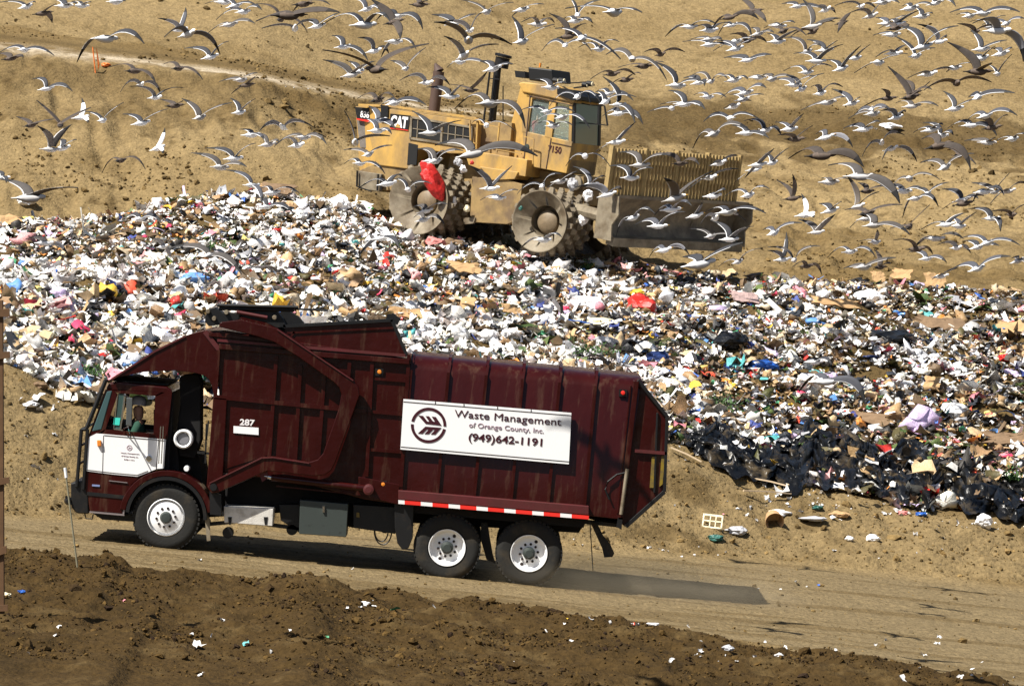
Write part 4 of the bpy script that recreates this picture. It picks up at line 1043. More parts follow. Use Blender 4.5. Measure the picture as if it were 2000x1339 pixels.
glass_d = mat("tinted_cab_glass", (0.6, 0.72, 0.68), rough=0.03, trans=0.85, ior=1.05)
mb = MB(); dp(mb, [(1041, 190), (1074, 196), (1064, 266), (1031, 260)], KV0 + 0.05, KV0 + 0.06, ref=KV0 + .05); mb.build("door_window", glass_d, cabd)
mb = MB(); dp(mb, [(1087, 198), (1112, 203), (1110, 276), (1078, 270)], KV0 + 0.05, KV0 + 0.06, ref=KV0 + .05); mb.build("side_window", glass_d, cabd)
# front window across the cab front (faces +u)
a = D.p(1118, 200, KV0); b = D.p(1116, 279, KV0); lo = D.p(1106, 339, KV0)
mb = MB(); mb.loft([[(a[0] + .01, KV0 + .12, a[1]), (a[0] + .01, KV1 - .1, a[1]), (b[0] + .01, KV1 - .1, b[1]), (b[0] + .01, KV0 + .12, b[1])], [(a[0] + .03, KV0 + .12, a[1]), (a[0] + .03, KV1 - .1, a[1]), (b[0] + .03, KV1 - .1, b[1]), (b[0] + .03, KV0 + .12, b[1])]])
mb.build("windscreen", mat("green_tinted_glass", (0.13, 0.20, 0.17), rough=0.08, coat=0.6), cabd)
mb = MB(); mb.loft([[(b[0], KV0 + .1, b[1]), (b[0], KV1, b[1]), (b[0] - .3, KV1, b[1]), (b[0] - .3, KV0 + .1, b[1])], [(lo[0] + 0.02, KV0 + .1, lo[1] + .03), (lo[0] + 0.02, KV1, lo[1] + .03), (lo[0] - .3, KV1, lo[1] + .03), (lo[0] - .3, KV0 + .1, lo[1] + .03)]])
mb.build("cab_front", M['dustyellow'], cabd)
mb = MB()
for va, vb in ((KV0 + .02, KV0 + .12), (KV1 - .12, KV1)):
    mb.loft([[(a[0] - .02, va, a[1]), (a[0] + .05, va, a[1]), (b[0] + .05, va, b[1]), (b[0] - .02, va, b[1])], [(a[0] - .02, vb, a[1]), (a[0] + .05, vb, a[1]), (b[0] + .05, vb, b[1]), (b[0] - .02, vb, b[1])]])
mb.build("corner_pillar", M['black'], cabd)
mb = MB(); dp(mb, [(1012, 163), (1020, 160), (1092, 168), (1122, 190), (1122, 201), (1020, 180)], KV0 - 0.05, KV1 + 0.05, ref=KV0 - .05)
rf = mb.build("cab_roof", M['yellow'], cabd, bevel=0.03)
mb = MB(); dp(mb, [(1088, 171), (1118, 176), (1132, 188), (1132, 195), (1118, 196), (1088, 184)], KV0 - 0.1, KV1 + 0.1, ref=KV0 - .1); mb.build("sun_visor", M['black'], rf)
mb = MB(); dp(mb, [(1031, 131), (1078, 136), (1080, 160), (1033, 157)], 1.1, 2.1, ref=1.1); mb.build("air_conditioner", M['black'], rf, bevel=0.03)
mb = MB(); dp(mb, [(1005, 138), (1025, 140), (1026, 152), (1007, 151)], 1.4, 1.9, ref=1.4); mb.build("beacon_box", M['black'], rf)
mb = MB(); c_ = D.p(1055, 128, 1.4); mb.tube([(c_[0], 1.4, c_[1] - .05), (c_[0], 1.4, c_[1] + .06)], 0.03, 8); mb.build("beacon", M['amber'], rf)
for (x, y, v) in [(1089, 158, 0.9), (1100, 158, 0.9), (1155, 164, 0.9), (1146, 166, 0.9)]:
    mb = MB(); c_ = D.p(x, y, v); mb.tube([(c_[0] - .12, v, c_[1]), (c_[0] + .02, v, c_[1])], 0.07, 12); hh = mb.build("work_light", M['black'], rf)
    mb = MB(); mb.tube([(c_[0] + .02, v, c_[1]), (c_[0] + .045, v, c_[1])], 0.06, 12); mb.build("lens", M['bulb'], hh)
mb = MB(); dstrip(mb, [(1120, 172), (1160, 166)], 2.5, 1.0, 1.05); dstrip(mb, [(1104, 163), (1150, 160)], 2, 1.0, 1.05); dstrip(mb, [(1148, 182), (1152, 200)], 2, 1.0, 1.05)
mb.build("light_bar", M['black'], rf)
mb = MB()
dstrip(mb, [(1150, 205), (1180, 207), (1186, 245), (1150, 241)], 2.2, 1.2, 1.24); dstrip(mb, [(1169, 207), (1168, 243)], 3.5, 1.2, 1.26); dstrip(mb, [(1120, 240), (1150, 241)], 2.2, 1.2, 1.24); dstrip(mb, [(1125, 200), (1152, 205)], 2.2, 1.2, 1.24)
mb.build("mirror_bracket", M['black'], cabd)
mb = MB()
dstrip(mb, [(1033, 187), (1117, 206)], 1.4, KV0 - .02, KV0); dstrip(mb, [(1035, 188), (1022, 322)], 1.2, KV0 - .02, KV0); dstrip(mb, [(1076, 270), (1066, 330)], 1.2, KV0 - .02, KV0); dstrip(mb, [(1077, 278), (1115, 286)], 1.2, KV0 - .02, KV0)
mb.build("door_seam", M['rust'], cabd)
mb = MB(); c_ = D.p(1029, 287, KV0); mb.lathe(c_, [(KV0 - .03, 0.07), (KV0, 0.08)], 12); mb.build("door_lamp", M['greybox'], cabd)
lettering("7150", D.p(1070, 296, KV0), D.p(1096, 300, KV0), 0.17, KV0 - 0.01, M['ink'], cabd, bold=0.02)
# front frame and blade arm
mb = MB(); dp(mb, [(1088, 338), (1128, 342), (1130, 372), (1120, 378), (1092, 374)], 1.15, 2.3, ref=1.15); dp(mb, [(1040, 328), (1090, 338), (1090, 372), (1040, 360)], 1.3, 2.3, ref=1.3)
mb.build("front_frame", M['dustyellow'], doz, bevel=0.02)
mb = MB(); c_ = D.p(1122, 357, 1.1); mb.lathe(c_, [(1.08, 0.15), (1.1, 0.2), (1.3, 0.2)], 16); mb.build("pivot", M['mudsteel'], doz, smooth=True)
def drum(cx, cy, Rpx, hx, hy, name_v0=0.0, far=False):
    c = D.p(cx, cy, 0.0); R = Rpx / 75.9; v0 = name_v0
    mbx = MB()
    mbx.lathe(c, [(v0 + 1.25, 0.5), (v0 + 1.3, R * 0.98), (v0 + 0.02, R * 0.98)], 48, cap=False)
    w_ = mbx.build("wheel", mat("mud_caked_drum", (0.10, 0.075, 0.045), rough=0.9, var=0.4, vscale=8) if not far else M['mudsteel'], doz)
    if not far:
        mbx = MB()
        mbx.lathe(c, [(v0 + 0.02, R * 0.98), (v0 - 0.02, R), (v0 - 0.02, R * 0.97), (v0 + 0.30, 0.42)], 56, 0, cap=False)
        mbx.lathe(c, [(v0 + 0.30, 0.42), (v0 + 0.62, 0.40)], 40, 0, cap=False)
        mbx.build("dished_face", M['mudsteel'], w_, smooth=True)
        mbx = MB(); mbx.lathe(c, [(v0 + 0.32, 0.001), (v0 + 0.34, 0.22), (v0 + 0.40, 0.29), (v0 + 0.64, 0.31)], 32, cap=False); mbx.lathe(c, [(v0 + 0.62, 0.30), (v0 + 0.63, 0.42)], 32, cap=False)
        mbx.build("hub", mat("brown_hub", (0.19, 0.14, 0.085), rough=0.55, var=0.35, vscale=6), w_, smooth=True)
    mbx = MB()
    for j in range(5):
        for i in range(18):
            a_ = 2 * math.pi * (i + 0.5 * (j % 2)) / 18; v = v0 + 0.08 + 0.26 * j
            ca, sa = math.cos(a_), math.sin(a_)
            def q(r, t, vv): return (c[0] + r * ca - t * sa, vv, c[1] + r * sa + t * ca)
            r0, r1 = R * 0.96, R * 0.96 + 0.13
            ring = [[q(r0, -.09, v), q(r0, .09, v), q(r0, .09, v + .12), q(r0, -.09, v + .12)], [q(r1, -.05, v + .02), q(r1, .05, v + .02), q(r1, .05, v + .1), q(r1, -.05, v + .1)]]
            mbx.loft(ring)
    mbx.build("cleats", M['bladesteel'], w_)
    return w_
drum(818, 391, 68, 838, 385); drum(1054, 432, 61, 1073, 437)
drum(818, 391, 68, 0, 0, 2.55, True); drum(1054, 432, 61, 0, 0, 2.55, True)

# blade: own axes, angled
near_b = D.I @ W(1176, 478, 95.2)
BA = math.radians(-20)
# blade frame in world: along L from near end to far end
pN = W(1190, 468, 94.6); pF = W(1447, 480, 98.2)
bl_u = (pF - pN); BLW = bl_u.length; bl_u.normalize()
bl_w = dw_ - bl_u * dw_.dot(bl_u); bl_w.normalize(); bl_v = bl_w.cross(bl_u)   # u x v = w
if bl_v.y < 0: pass
BMat = frame_matrix(pN, bl_u, bl_v, bl_w)
bl = MB()
IB = DM.inverted() @ BMat
def bpt(u, v, w): return tuple(IB @ Vector((u, v, w)))
HB = 1.10
prof = []
for i in range(13):
    f = i / 12.0; w = HB * f
    prof.append((0.34 * math.sin(math.pi * f) ** 1.0 + 0.12 * (1 - f) - 0.05 * f, w))
n = len(prof)
front = [[bpt(u, v, w) for (v, w) in prof] + [bpt(u, v + 0.10, w) for (v, w) in prof[::-1]] for u in (0.0, BLW)]
bl.loft(front)
blade = bl.build("blade", M['bladesteel'], doz, smooth=True)
mb = MB()
for u in (-0.05, BLW):
    side = [(-0.10, -0.02), (-0.06, HB * 0.35), (-0.25, HB * 0.6), (-0.20, HB * 1.02), (0.5, HB * 1.02), (0.5, -0.02)]
    mb.loft([[bpt(u, v, w) for v, w in side], [bpt(u + 0.05, v, w) for v, w in side]])
mb.build("end_plate", M['mudsteel'], blade)
mb = MB(); mb.loft([[bpt(u, -0.10 if k < 2 else 0.16, w) for k, w in enumerate((-0.16, 0.06, 0.10, -0.12))] for u in (0.05, BLW - 0.05)]); mb.build("cutting_edge", M['mudsteel'], blade)
mb = MB(); mb.loft([[bpt(u, a_, w) for a_, w in ((-0.10, HB - .03), (-0.10, HB + 0.05), (0.12, HB + .05), (0.12, HB - .03))] for u in (0.0, BLW)])
mb.build("top_edge", M['bladesteel'], blade)
SW = 1.22; ub0, ub1 = -0.25, BLW - 0.55
mb = MB()
nb = 38
for i in range(nb):
    u = ub0 + (ub1 - ub0) * i / (nb - 1); r = 0.028
    mb.loft([[bpt(u - r, -0.03, HB + .02), bpt(u + r, -0.03, HB + .02), bpt(u + r, 0.05, HB + .02), bpt(u - r, 0.05, HB + .02)],
             [bpt(u - r, -0.06, HB + SW), bpt(u + r, -0.06, HB + SW), bpt(u + r, 0.02, HB + SW), bpt(u - r, 0.02, HB + SW)]])
for w in (HB + SW * 0.35, HB + SW * 0.66, HB + SW - 0.05):
    mb.loft([[bpt(u, -0.0, w), bpt(u, 0.06, w), bpt(u, 0.06, w + 0.05), bpt(u, 0.0, w + 0.05)] for u in (ub0, ub1)])
for u in (ub0 - 0.07, ub1 + 0.05, (ub0 + ub1) * 0.5, ub0 * .75 + ub1 * .25, ub0 * .25 + ub1 * .75):
    mb.loft([[bpt(u - .04, -0.05, HB), bpt(u + .04, -0.05, HB), bpt(u + .04, 0.08, HB), bpt(u - .04, 0.08, HB)], [bpt(u - .04, -0.08, HB + SW + .05), bpt(u + .04, -0.08, HB + SW + .05), bpt(u + .04, 0.06, HB + SW + .05), bpt(u - .04, 0.06, HB + SW + .05)]])
mb.build("blade_screen", mat("dusty_yellow_bars", (0.34, 0.24, 0.10), rough=0.8, var=0.25, vscale=5), blade)
# push arms
def dpt(px, py, v):
    q = D.p(px, py, v); return (q[0], v, q[1])
mb = MB()
for v in (0.9, 2.6):
    A = Vector(D.p(1080, 430, 0.9)); 
    s = Vector((D.p(1090, 400, 0.9)[0], v, D.p(1090, 400, 0.9)[1])); e = Vector(bpt(0.8 if v < 2 else BLW - 1.5, 0.4, 0.45))
    mb.tube([s, e], 0.16, 8)
mb.build("push_arm", M['mudsteel'], doz)
mb = MB(); s = Vector((D.p(1122, 357, 1.3)[0], 1.5, D.p(1122, 357, 1.3)[1])); e = Vector(bpt(BLW * 0.35, 0.4, 0.95)); mb.tube([s, e], 0.08, 10); mb.build("lift_cylinder", M['chrome'], doz)
seated_person(DM, D, 1052, 222, 1.5, 1, 0.95, M['shirt_red'], M['darkcap'], "operator in a red shirt sitting inside the yellow compactor cab")

# ------------------------------------------------------------------ the spread of rubbish
trash_m = mat("rubbish", (0.5, 0.5, 0.5), rough=0.55, attr="tint", var=0.28, vscale=14.0, bump=0.012, bscale=30.0)
PAL = {
 'white': [(0.86, 0.85, 0.84), (0.80, 0.78, 0.76), (0.72, 0.72, 0.74), (0.86, 0.80, 0.70), (0.84, 0.84, 0.90), (0.86, 0.76, 0.72), (0.80, 0.78, 0.70), (0.88, 0.86, 0.80)],
 'grey': [(0.45, 0.44, 0.43), (0.33, 0.33, 0.35), (0.55, 0.53, 0.5)],
 'tan': [(0.50, 0.33, 0.17), (0.42, 0.27, 0.13), (0.58, 0.42, 0.24), (0.33, 0.20, 0.10), (0.62, 0.5, 0.34)],
 'brown': [(0.16, 0.10, 0.05), (0.11, 0.07, 0.035), (0.20, 0.13, 0.07), (0.09, 0.075, 0.03)],
 'dark': [(0.02, 0.02, 0.022), (0.045, 0.04, 0.035), (0.03, 0.035, 0.045), (0.06, 0.05, 0.04)],
 'col': [(0.65, 0.04, 0.03), (0.70, 0.10, 0.05), (0.06, 0.15, 0.50), (0.12, 0.28, 0.62), (0.72, 0.45, 0.05), (0.75, 0.28, 0.06), (0.08, 0.32, 0.16),
         (0.68, 0.25, 0.30), (0.62, 0.50, 0.72), (0.10, 0.42, 0.42), (0.66, 0.05, 0.12), (0.72, 0.35, 0.35), (0.05, 0.07, 0.25), (0.78, 0.62, 0.2), (0.8, 0.55, 0.5)],
 'green': [(0.06, 0.10, 0.025), (0.10, 0.14, 0.04), (0.07, 0.07, 0.02)],
}
PN = list(PAL); PC = {k: np.array(v) for k, v in PAL.items()}
def trash_xy(n, extra=0.0):
    out = []
    tot = 0
    while tot < n:
        y = rng.uniform(65.5, 101.2, n * 2); x = rng.uniform(-1, 1, n * 2) * (2.2 + y * 0.1395)
        z, t, r = ground(x, y)
        e = fbm(x, y, 1.1, 3, 610) * 0.16
        inb = (t + e > 5.03 - extra) & (t + e * 0.6 < 6.02)
        # fewer pieces far back, where they are seen most edge-on, and some bare soil patches
        bare = fbm(x, y, 1.6, 3, 611) < -0.34
        keep = inb & ~(bare & (rng.random(len(x)) < 0.75))
        out.append(np.column_stack([x, y, z, t])[keep]); tot += keep.sum()
    return np.concatenate(out)[:n]
def pick_cols(x, y):
    n = len(x)
    a = fbm(x, y, 4.5, 3, 620); b = fbm(x, y, 2.2, 3, 630); c = fbm(x, y, 1.0, 2, 640)
    u = x / (y * 0.1366)                              # -1..1 across
    pw = np.clip(0.47 - 0.08 * np.clip(u, -1, 1) + 0.55 * a, 0.12, 0.78)
    pw = pw - 0.30 * np.exp(-(((u + 0.85) / 0.35) ** 2 + ((y - 91) / 5.0) ** 2))
    pr_ = rng.random(n); kind = np.zeros((n, 3))
    rest = rng.random(n)
    w = PC['white'][rng.integers(0, len(PC['white']), n)]
    kind[:] = w
    nonw = pr_ > pw
    td = np.clip(0.28 + 0.7 * b, 0.03, 0.7)
    cats = [('tan', 0.26), ('brown', 0.23), ('dark', 0.22), ('grey', 0.11), ('col', 0.145), ('green', 0.035)]
    acc = 0; rr = np.clip(rest + 0.22 * b - 0.1 * c, 0, 0.9999)
    for k, p in cats:
        m = nonw & (rr >= acc) & (rr < acc + p)
        kind[m] = PC[k][rng.integers(0, len(PC[k]), m.sum())]
        acc += p
    return np.clip(kind * rng.uniform(0.8, 1.08, (n, 1)), 0.01, 0.9)
Vs, Fq, Ft, Tn = [], [], [], []; off = 0
def emit(vv, faces, tint):
    global off
    n, k, _ = vv.shape
    Vs.append(vv.reshape(-1, 3)); f = (faces[None] + (np.arange(n) * k)[:, None, None] + off).reshape(-1, faces.shape[1])
    (Fq if faces.shape[1] == 4 else Ft).append(f)
    Tn.append(np.repeat(tint, k, axis=0)); off += n * k
g4 = np.array([[i * 4 + j, i * 4 + j + 1, (i + 1) * 4 + j + 1, (i + 1) * 4 + j] for i in range(3) for j in range(3)])
gu, gv = np.meshgrid(np.linspace(-0.5, 0.5, 4), np.linspace(-0.5, 0.5, 4)); gu = gu.ravel(); gv = gv.ravel()
def sheets(n, s0, sg, extra=0.0, strip=False, lift=0.10, pts=None, tint=None, flat=0.95):
    P = trash_xy(n, extra) if pts is None else pts
    n = len(P)
    s = s0 * np.exp(rng.normal(0, sg, n)) * (0.85 + 0.2 * np.clip((84 - P[:, 1]) / 18, -0.5, 1))
    asp = rng.uniform(0.35, 1.0, n) if not strip else rng.uniform(0.06, 0.2, n)
    base = np.stack([np.tile(gu, (n, 1)) * 1.0, np.tile(gv, (n, 1)) * asp[:, None], np.zeros((n, 16))], -1)
    cr = rng.normal(0, 1, (n, 16, 3)) * (0.04 if strip else 0.10) * np.array([1, 1, 1.5]) * (asp[:, None, None] ** 0.5)
    bend = rng.normal(0, 0.8, (n, 1)); base[:, :, 2] += bend * (base[:, :, 0] ** 2)
    vv = (base + cr) * s[:, None, None] * (2.2 if strip else 1.0)
    vv = np.einsum('nij,nkj->nki', rotmats(n, flat), vv)
    vv += (P[:, :3] + np.column_stack([np.zeros(n), np.zeros(n), rng.uniform(0.0, 1, n) * lift + s * 0.15]))[:, None]
    emit(vv, g4, pick_cols(P[:, 0], P[:, 1]) if tint is None else tint)
def blobs(n, s0, sg, ic, extra=0.0, lift=0.1, pts=None, tint=None):
    P = trash_xy(n, extra) if pts is None else pts
    n = len(P)
    s = s0 * np.exp(rng.normal(0, sg, n)) * (0.85 + 0.2 * np.clip((84 - P[:, 1]) / 18, -0.5, 1))
    V, F = ic
    vv = V[None] * (1 + rng.normal(0, 0.36, (n, len(V), 1))) * np.stack([np.ones(n), rng.uniform(0.5, 0.9, n), rng.uniform(0.3, 0.8, n)], -1)[:, None]
    vv = np.einsum('nij,nkj->nki', rotmats(n, 0.7), vv) * s[:, None, None] * 0.5
    vv += (P[:, :3] + np.column_stack([np.zeros(n), np.zeros(n), rng.uniform(0.0, 1, n) * lift + s * 0.1]))[:, None]
    emit(vv, F, pick_cols(P[:, 0], P[:, 1]) if tint is None else tint)
bm_ = bmesh.new(); bmesh.ops.create_icosphere(bm_, subdivisions=1, radius=1.0)
ICO0 = ICO1
sheets(27000, 0.15, 0.42, flat=0.55)
sheets(8500, 0.28, 0.30, lift=0.12, flat=0.5)
sheets(5000, 0.15, 0.5, strip=True, lift=0.16, flat=0.5)
blobs(4500, 0.15, 0.42, ICO1, lift=0.12)
blobs(2600, 0.34, 0.28, ICO2, lift=0.08)
# confetti of tiny bits
P = trash_xy(8000); n = len(P); s_ = 0.055 * np.exp(rng.normal(0, 0.4, n))
qv = np.array([[-.5, -.3, 0], [.5, -.35, 0.1], [.45, .3, 0], [-.4, .35, -0.1]])
vv = np.einsum('nij,nkj->nki', rotmats(n, 1.0), qv[None] * (1 + rng.normal(0, 0.2, (n, 4, 1)))) * s_[:, None, None]
vv += (P[:, :3] + np.column_stack([np.zeros(n), np.zeros(n), rng.uniform(0.0, 0.22, n)]))[:, None]
emit(vv, np.array([[0, 1, 2, 3]]), pick_cols(P[:, 0], P[:, 1]))
bm_.free()
# scraps that blew down onto the bank, the road edge and the mound
def litter_pts(n, spots):
    out = []
    for px, py, sx, sy, k in spots:
        for _ in range(k):
            p = G(px + random.gauss(0, sx), py + random.gauss(0, sy)); out.append((p.x, p.y, p.z, 0))
    return np.array(out)
ON_SHEET = lambda p: None
LP = litter_pts(0, [(1560, 985, 70, 16, 26), (1720, 1000, 60, 10, 26), (1880, 1025, 60, 12, 18), (1480, 1000, 60, 20, 12), (60, 850, 60, 60, 14), (40, 795, 50, 8, 8), (1560, 1145, 40, 4, 5),
                    (1700, 1260, 90, 14, 9), (1240, 1215, 70, 6, 8), (740, 1185, 60, 8, 5), (1000, 1270, 400, 30, 16), (300, 1200, 200, 50, 10), (1420, 1285, 60, 12, 6), (1880, 1320, 60, 10, 10),
                    (1180, 1065, 50, 8, 6), (1360, 1080, 90, 10, 8), (1800, 1080, 90, 25, 8), (1500, 900, 60, 18, 14), (1650, 925, 70, 18, 16), (1800, 955, 80, 18, 16), (1930, 985, 50, 18, 12), (1560, 955, 60, 10, 12), (1700, 880, 90, 12, 20), (1350, 870, 25, 18, 12), (1380, 890, 25, 15, 10), (600, 160, 40, 20, 5), (1650, 255, 120, 12, 12)])
cl = np.tile(PC['white'][0], (len(LP), 1)) * rng.uniform(0.55, 1, (len(LP), 1)); cm = rng.random(len(LP)) < 0.09; cl[cm] = PC['col'][rng.integers(0, 15, cm.sum())]
sheets(0, 0.06, 0.5, pts=LP, tint=cl, lift=0.01)
SP = litter_pts(0, [(1420, 868, 50, 10, 16), (1520, 880, 60, 12, 22), (1620, 880, 60, 12, 24), (1730, 900, 60, 14, 26), (1840, 925, 60, 14, 26), (1950, 955, 50, 14, 22), (1600, 930, 110, 14, 16), (1800, 975, 100, 14, 16), (1460, 910, 40, 14, 10)])
SP = SP[rng.random(len(SP)) < 0.62]
SP[:, 2] += rng.uniform(0.15, 0.42, len(SP)); SP[:, 1] -= 0.15
sheets(0, 0.17, 0.5, pts=SP, tint=pick_cols(SP[:, 0], SP[:, 1]), lift=0.03, flat=0.6)
verts = np.concatenate(Vs)
o = np_mesh("scattered_rubbish", verts, [np.concatenate(Fq), np.concatenate(Ft)], trash_m, np.concatenate(Tn), smooth=True)
tag(o, "spread of crumpled paper, plastic, cardboard and other household rubbish covering the bench", "rubbish", kind="stuff")

# ------------------------------------------------------------------ bigger pieces one can point at
def plastic(name, col, rough=0.45, **k): return mat(name, col, rough=rough, var=0.15, vscale=6, bump=0.02, bscale=12, **k)
PM = dict(red=plastic("red_plastic", (0.60, 0.028, 0.02)), blue=plastic("blue_plastic", (0.03, 0.12, 0.45), 0.35), ltblue=plastic("light_blue_plastic", (0.14, 0.30, 0.68)),
          white=plastic("white_plastic", (0.85, 0.84, 0.84)), black=plastic("black_plastic", (0.010, 0.011, 0.013), 0.3), lilac=plastic("lilac_plastic", (0.62, 0.42, 0.68)),
          card=mat("cardboard", (0.46, 0.29, 0.14), rough=0.9, var=0.2, vscale=5), brown=mat("brown_carpet", (0.20, 0.13, 0.075), rough=0.95, var=0.25, vscale=8),
          yellow=plastic("yellow_plastic", (0.75, 0.5, 0.06)), green=plastic("green_plastic", (0.10, 0.36, 0.10)), pink=plastic("pink_cloth", (0.62, 0.22, 0.20), 0.8),
          grey=plastic("grey_plastic", (0.45, 0.45, 0.47)), wood=mat("splintered_wood", (0.62, 0.48, 0.32), rough=0.85, var=0.2, vscale=10), orange=plastic("orange_plastic", (0.8, 0.2, 0.04)),
          teal=plastic("dark_teal_plastic", (0.03, 0.12, 0.10)), cream=plastic("cream_plastic", (0.8, 0.72, 0.5)), navy=plastic("navy_plastic", (0.02, 0.04, 0.14)), rose=plastic("pale_rose_plastic", (0.42, 0.30, 0.28)))
def bagmesh(name, px, py, wpx, hpx, m, label, cat, lift=0.35, rough=0.3, seed=1, Y=None, M0=None):
    g = G(px, py + hpx * 0.45) if Y is None else W(px, py, Y)
    s = wpx / FPX * g.y * 0.5; h = hpx / FPX * g.y * 0.5
    V, F = ICO3; r = np.random.default_rng(seed)
    ph = r.uniform(0, 50, 3)
    n1 = fbm(V[:, 0] * 1.3 + ph[0], V[:, 1] * 1.3 + V[:, 2] * 1.7 + ph[1], 0.8, 4, seed)
    n2 = 0.5 - np.abs(fbm(V[:, 0] * 2.5 + ph[2] + V[:, 2], V[:, 1] * 2.0 - V[:, 2] * 2, 0.7, 4, seed + 9))
    vv = V * (1 + rough * 1.6 * n1 + rough * (n2 - 0.4))[:, None] * np.array([s, s * 0.8, h])
    c = Vector((g.x, g.y, g.z + (h * 0.55 if Y is None else 0)))
    me_o = np_mesh(name, vv, F, m)
    me_o.location = c
    tag(me_o, label, cat)
    return me_o
def slab(name, px, py, wpx, hpx, m, label, cat, tilt=(0.5, 0.0, 0.0), th=0.02, seed=3, bend=0.1):
    """a stiff or bent board/sheet lying on the heap"""
    g = G(px, py + hpx * 0.3); w = wpx / FPX * g.y; d = hpx / FPX * g.y / max(0.25, math.sin(abs(tilt[0]) + 0.15))
    r = np.random.default_rng(seed); n = 9
    U, Vv = np.meshgrid(np.linspace(-0.5, 0.5, n), np.linspace(-0.5, 0.5, n)); U = U.ravel(); Vv = Vv.ravel()
    z = bend * (fbm(U * 2 + seed, Vv * 2, 0.7, 3, seed)) * w
    e = 1 + 0.12 * r.normal(0, 1, len(U)) * (np.maximum(abs(U), abs(Vv)) > 0.45)
    top = np.column_stack([U * w * e, Vv * d * e, z + th / 2]); bot = top - np.array([0, 0, th])
    q = np.array([[i * n + j, i * n + j + 1, (i + 1) * n + j + 1, (i + 1) * n + j] for i in range(n - 1) for j in range(n - 1)])
    rim = [i for i in range(n)] + [i * n + n - 1 for i in range(1, n)] + [(n - 1) * n + j for j in range(n - 2, -1, -1)] + [i * n for i in range(n - 2, 0, -1)]
    k = n * n; sd = np.array([[rim[i], rim[i] + k, rim[(i + 1) % len(rim)] + k, rim[(i + 1) % len(rim)]] for i in range(len(rim))])
    o = np_mesh(name, np.concatenate([top, bot]), np.concatenate([q, q[:, ::-1] + k, sd]), m)
    o.location = (g.x, g.y, g.z + 0.12 + abs(math.sin(tilt[0])) * d * 0.4); o.rotation_euler = tilt
    return tag(o, label, cat)
def stick(px0, py0, px1, py1, m, label, cat="plank", wid=0.04, name="wooden_plank", lift=0.1):
    a = G(px0, py0); b = G(px1, py1); a.z += lift; b.z += lift
    if abs(b.y - a.y) > 1.5: 
        ym = (a.y + b.y) / 2; a = W(px0, py0, min(a.y, ym)); b = W(px1, py1, min(a.y + 0.3, ym))
    d = (b - a); L = d.length; d.normalize(); s = d.cross(Vector((0, 0, 1))).normalized(); w = s.cross(d)
    mbx = MB(); 
    mbx.loft([[(0, -wid / 2, -.012), (0, wid / 2, -.012), (0, wid / 2, .012), (0, -wid / 2, .012)], [(L * .5, -wid / 2, .0), (L * .5, wid / 2, .0), (L * .5, wid / 2, .026), (L * .5, -wid / 2, .026)], [(L, -wid / 2, -.012), (L, wid / 2, -.012), (L, wid / 2, .012), (L, -wid / 2, .012)]])
    o = mbx.build(name, m); o.matrix_world = frame_matrix(a, d, s, w)
    return tag(o, label, cat)
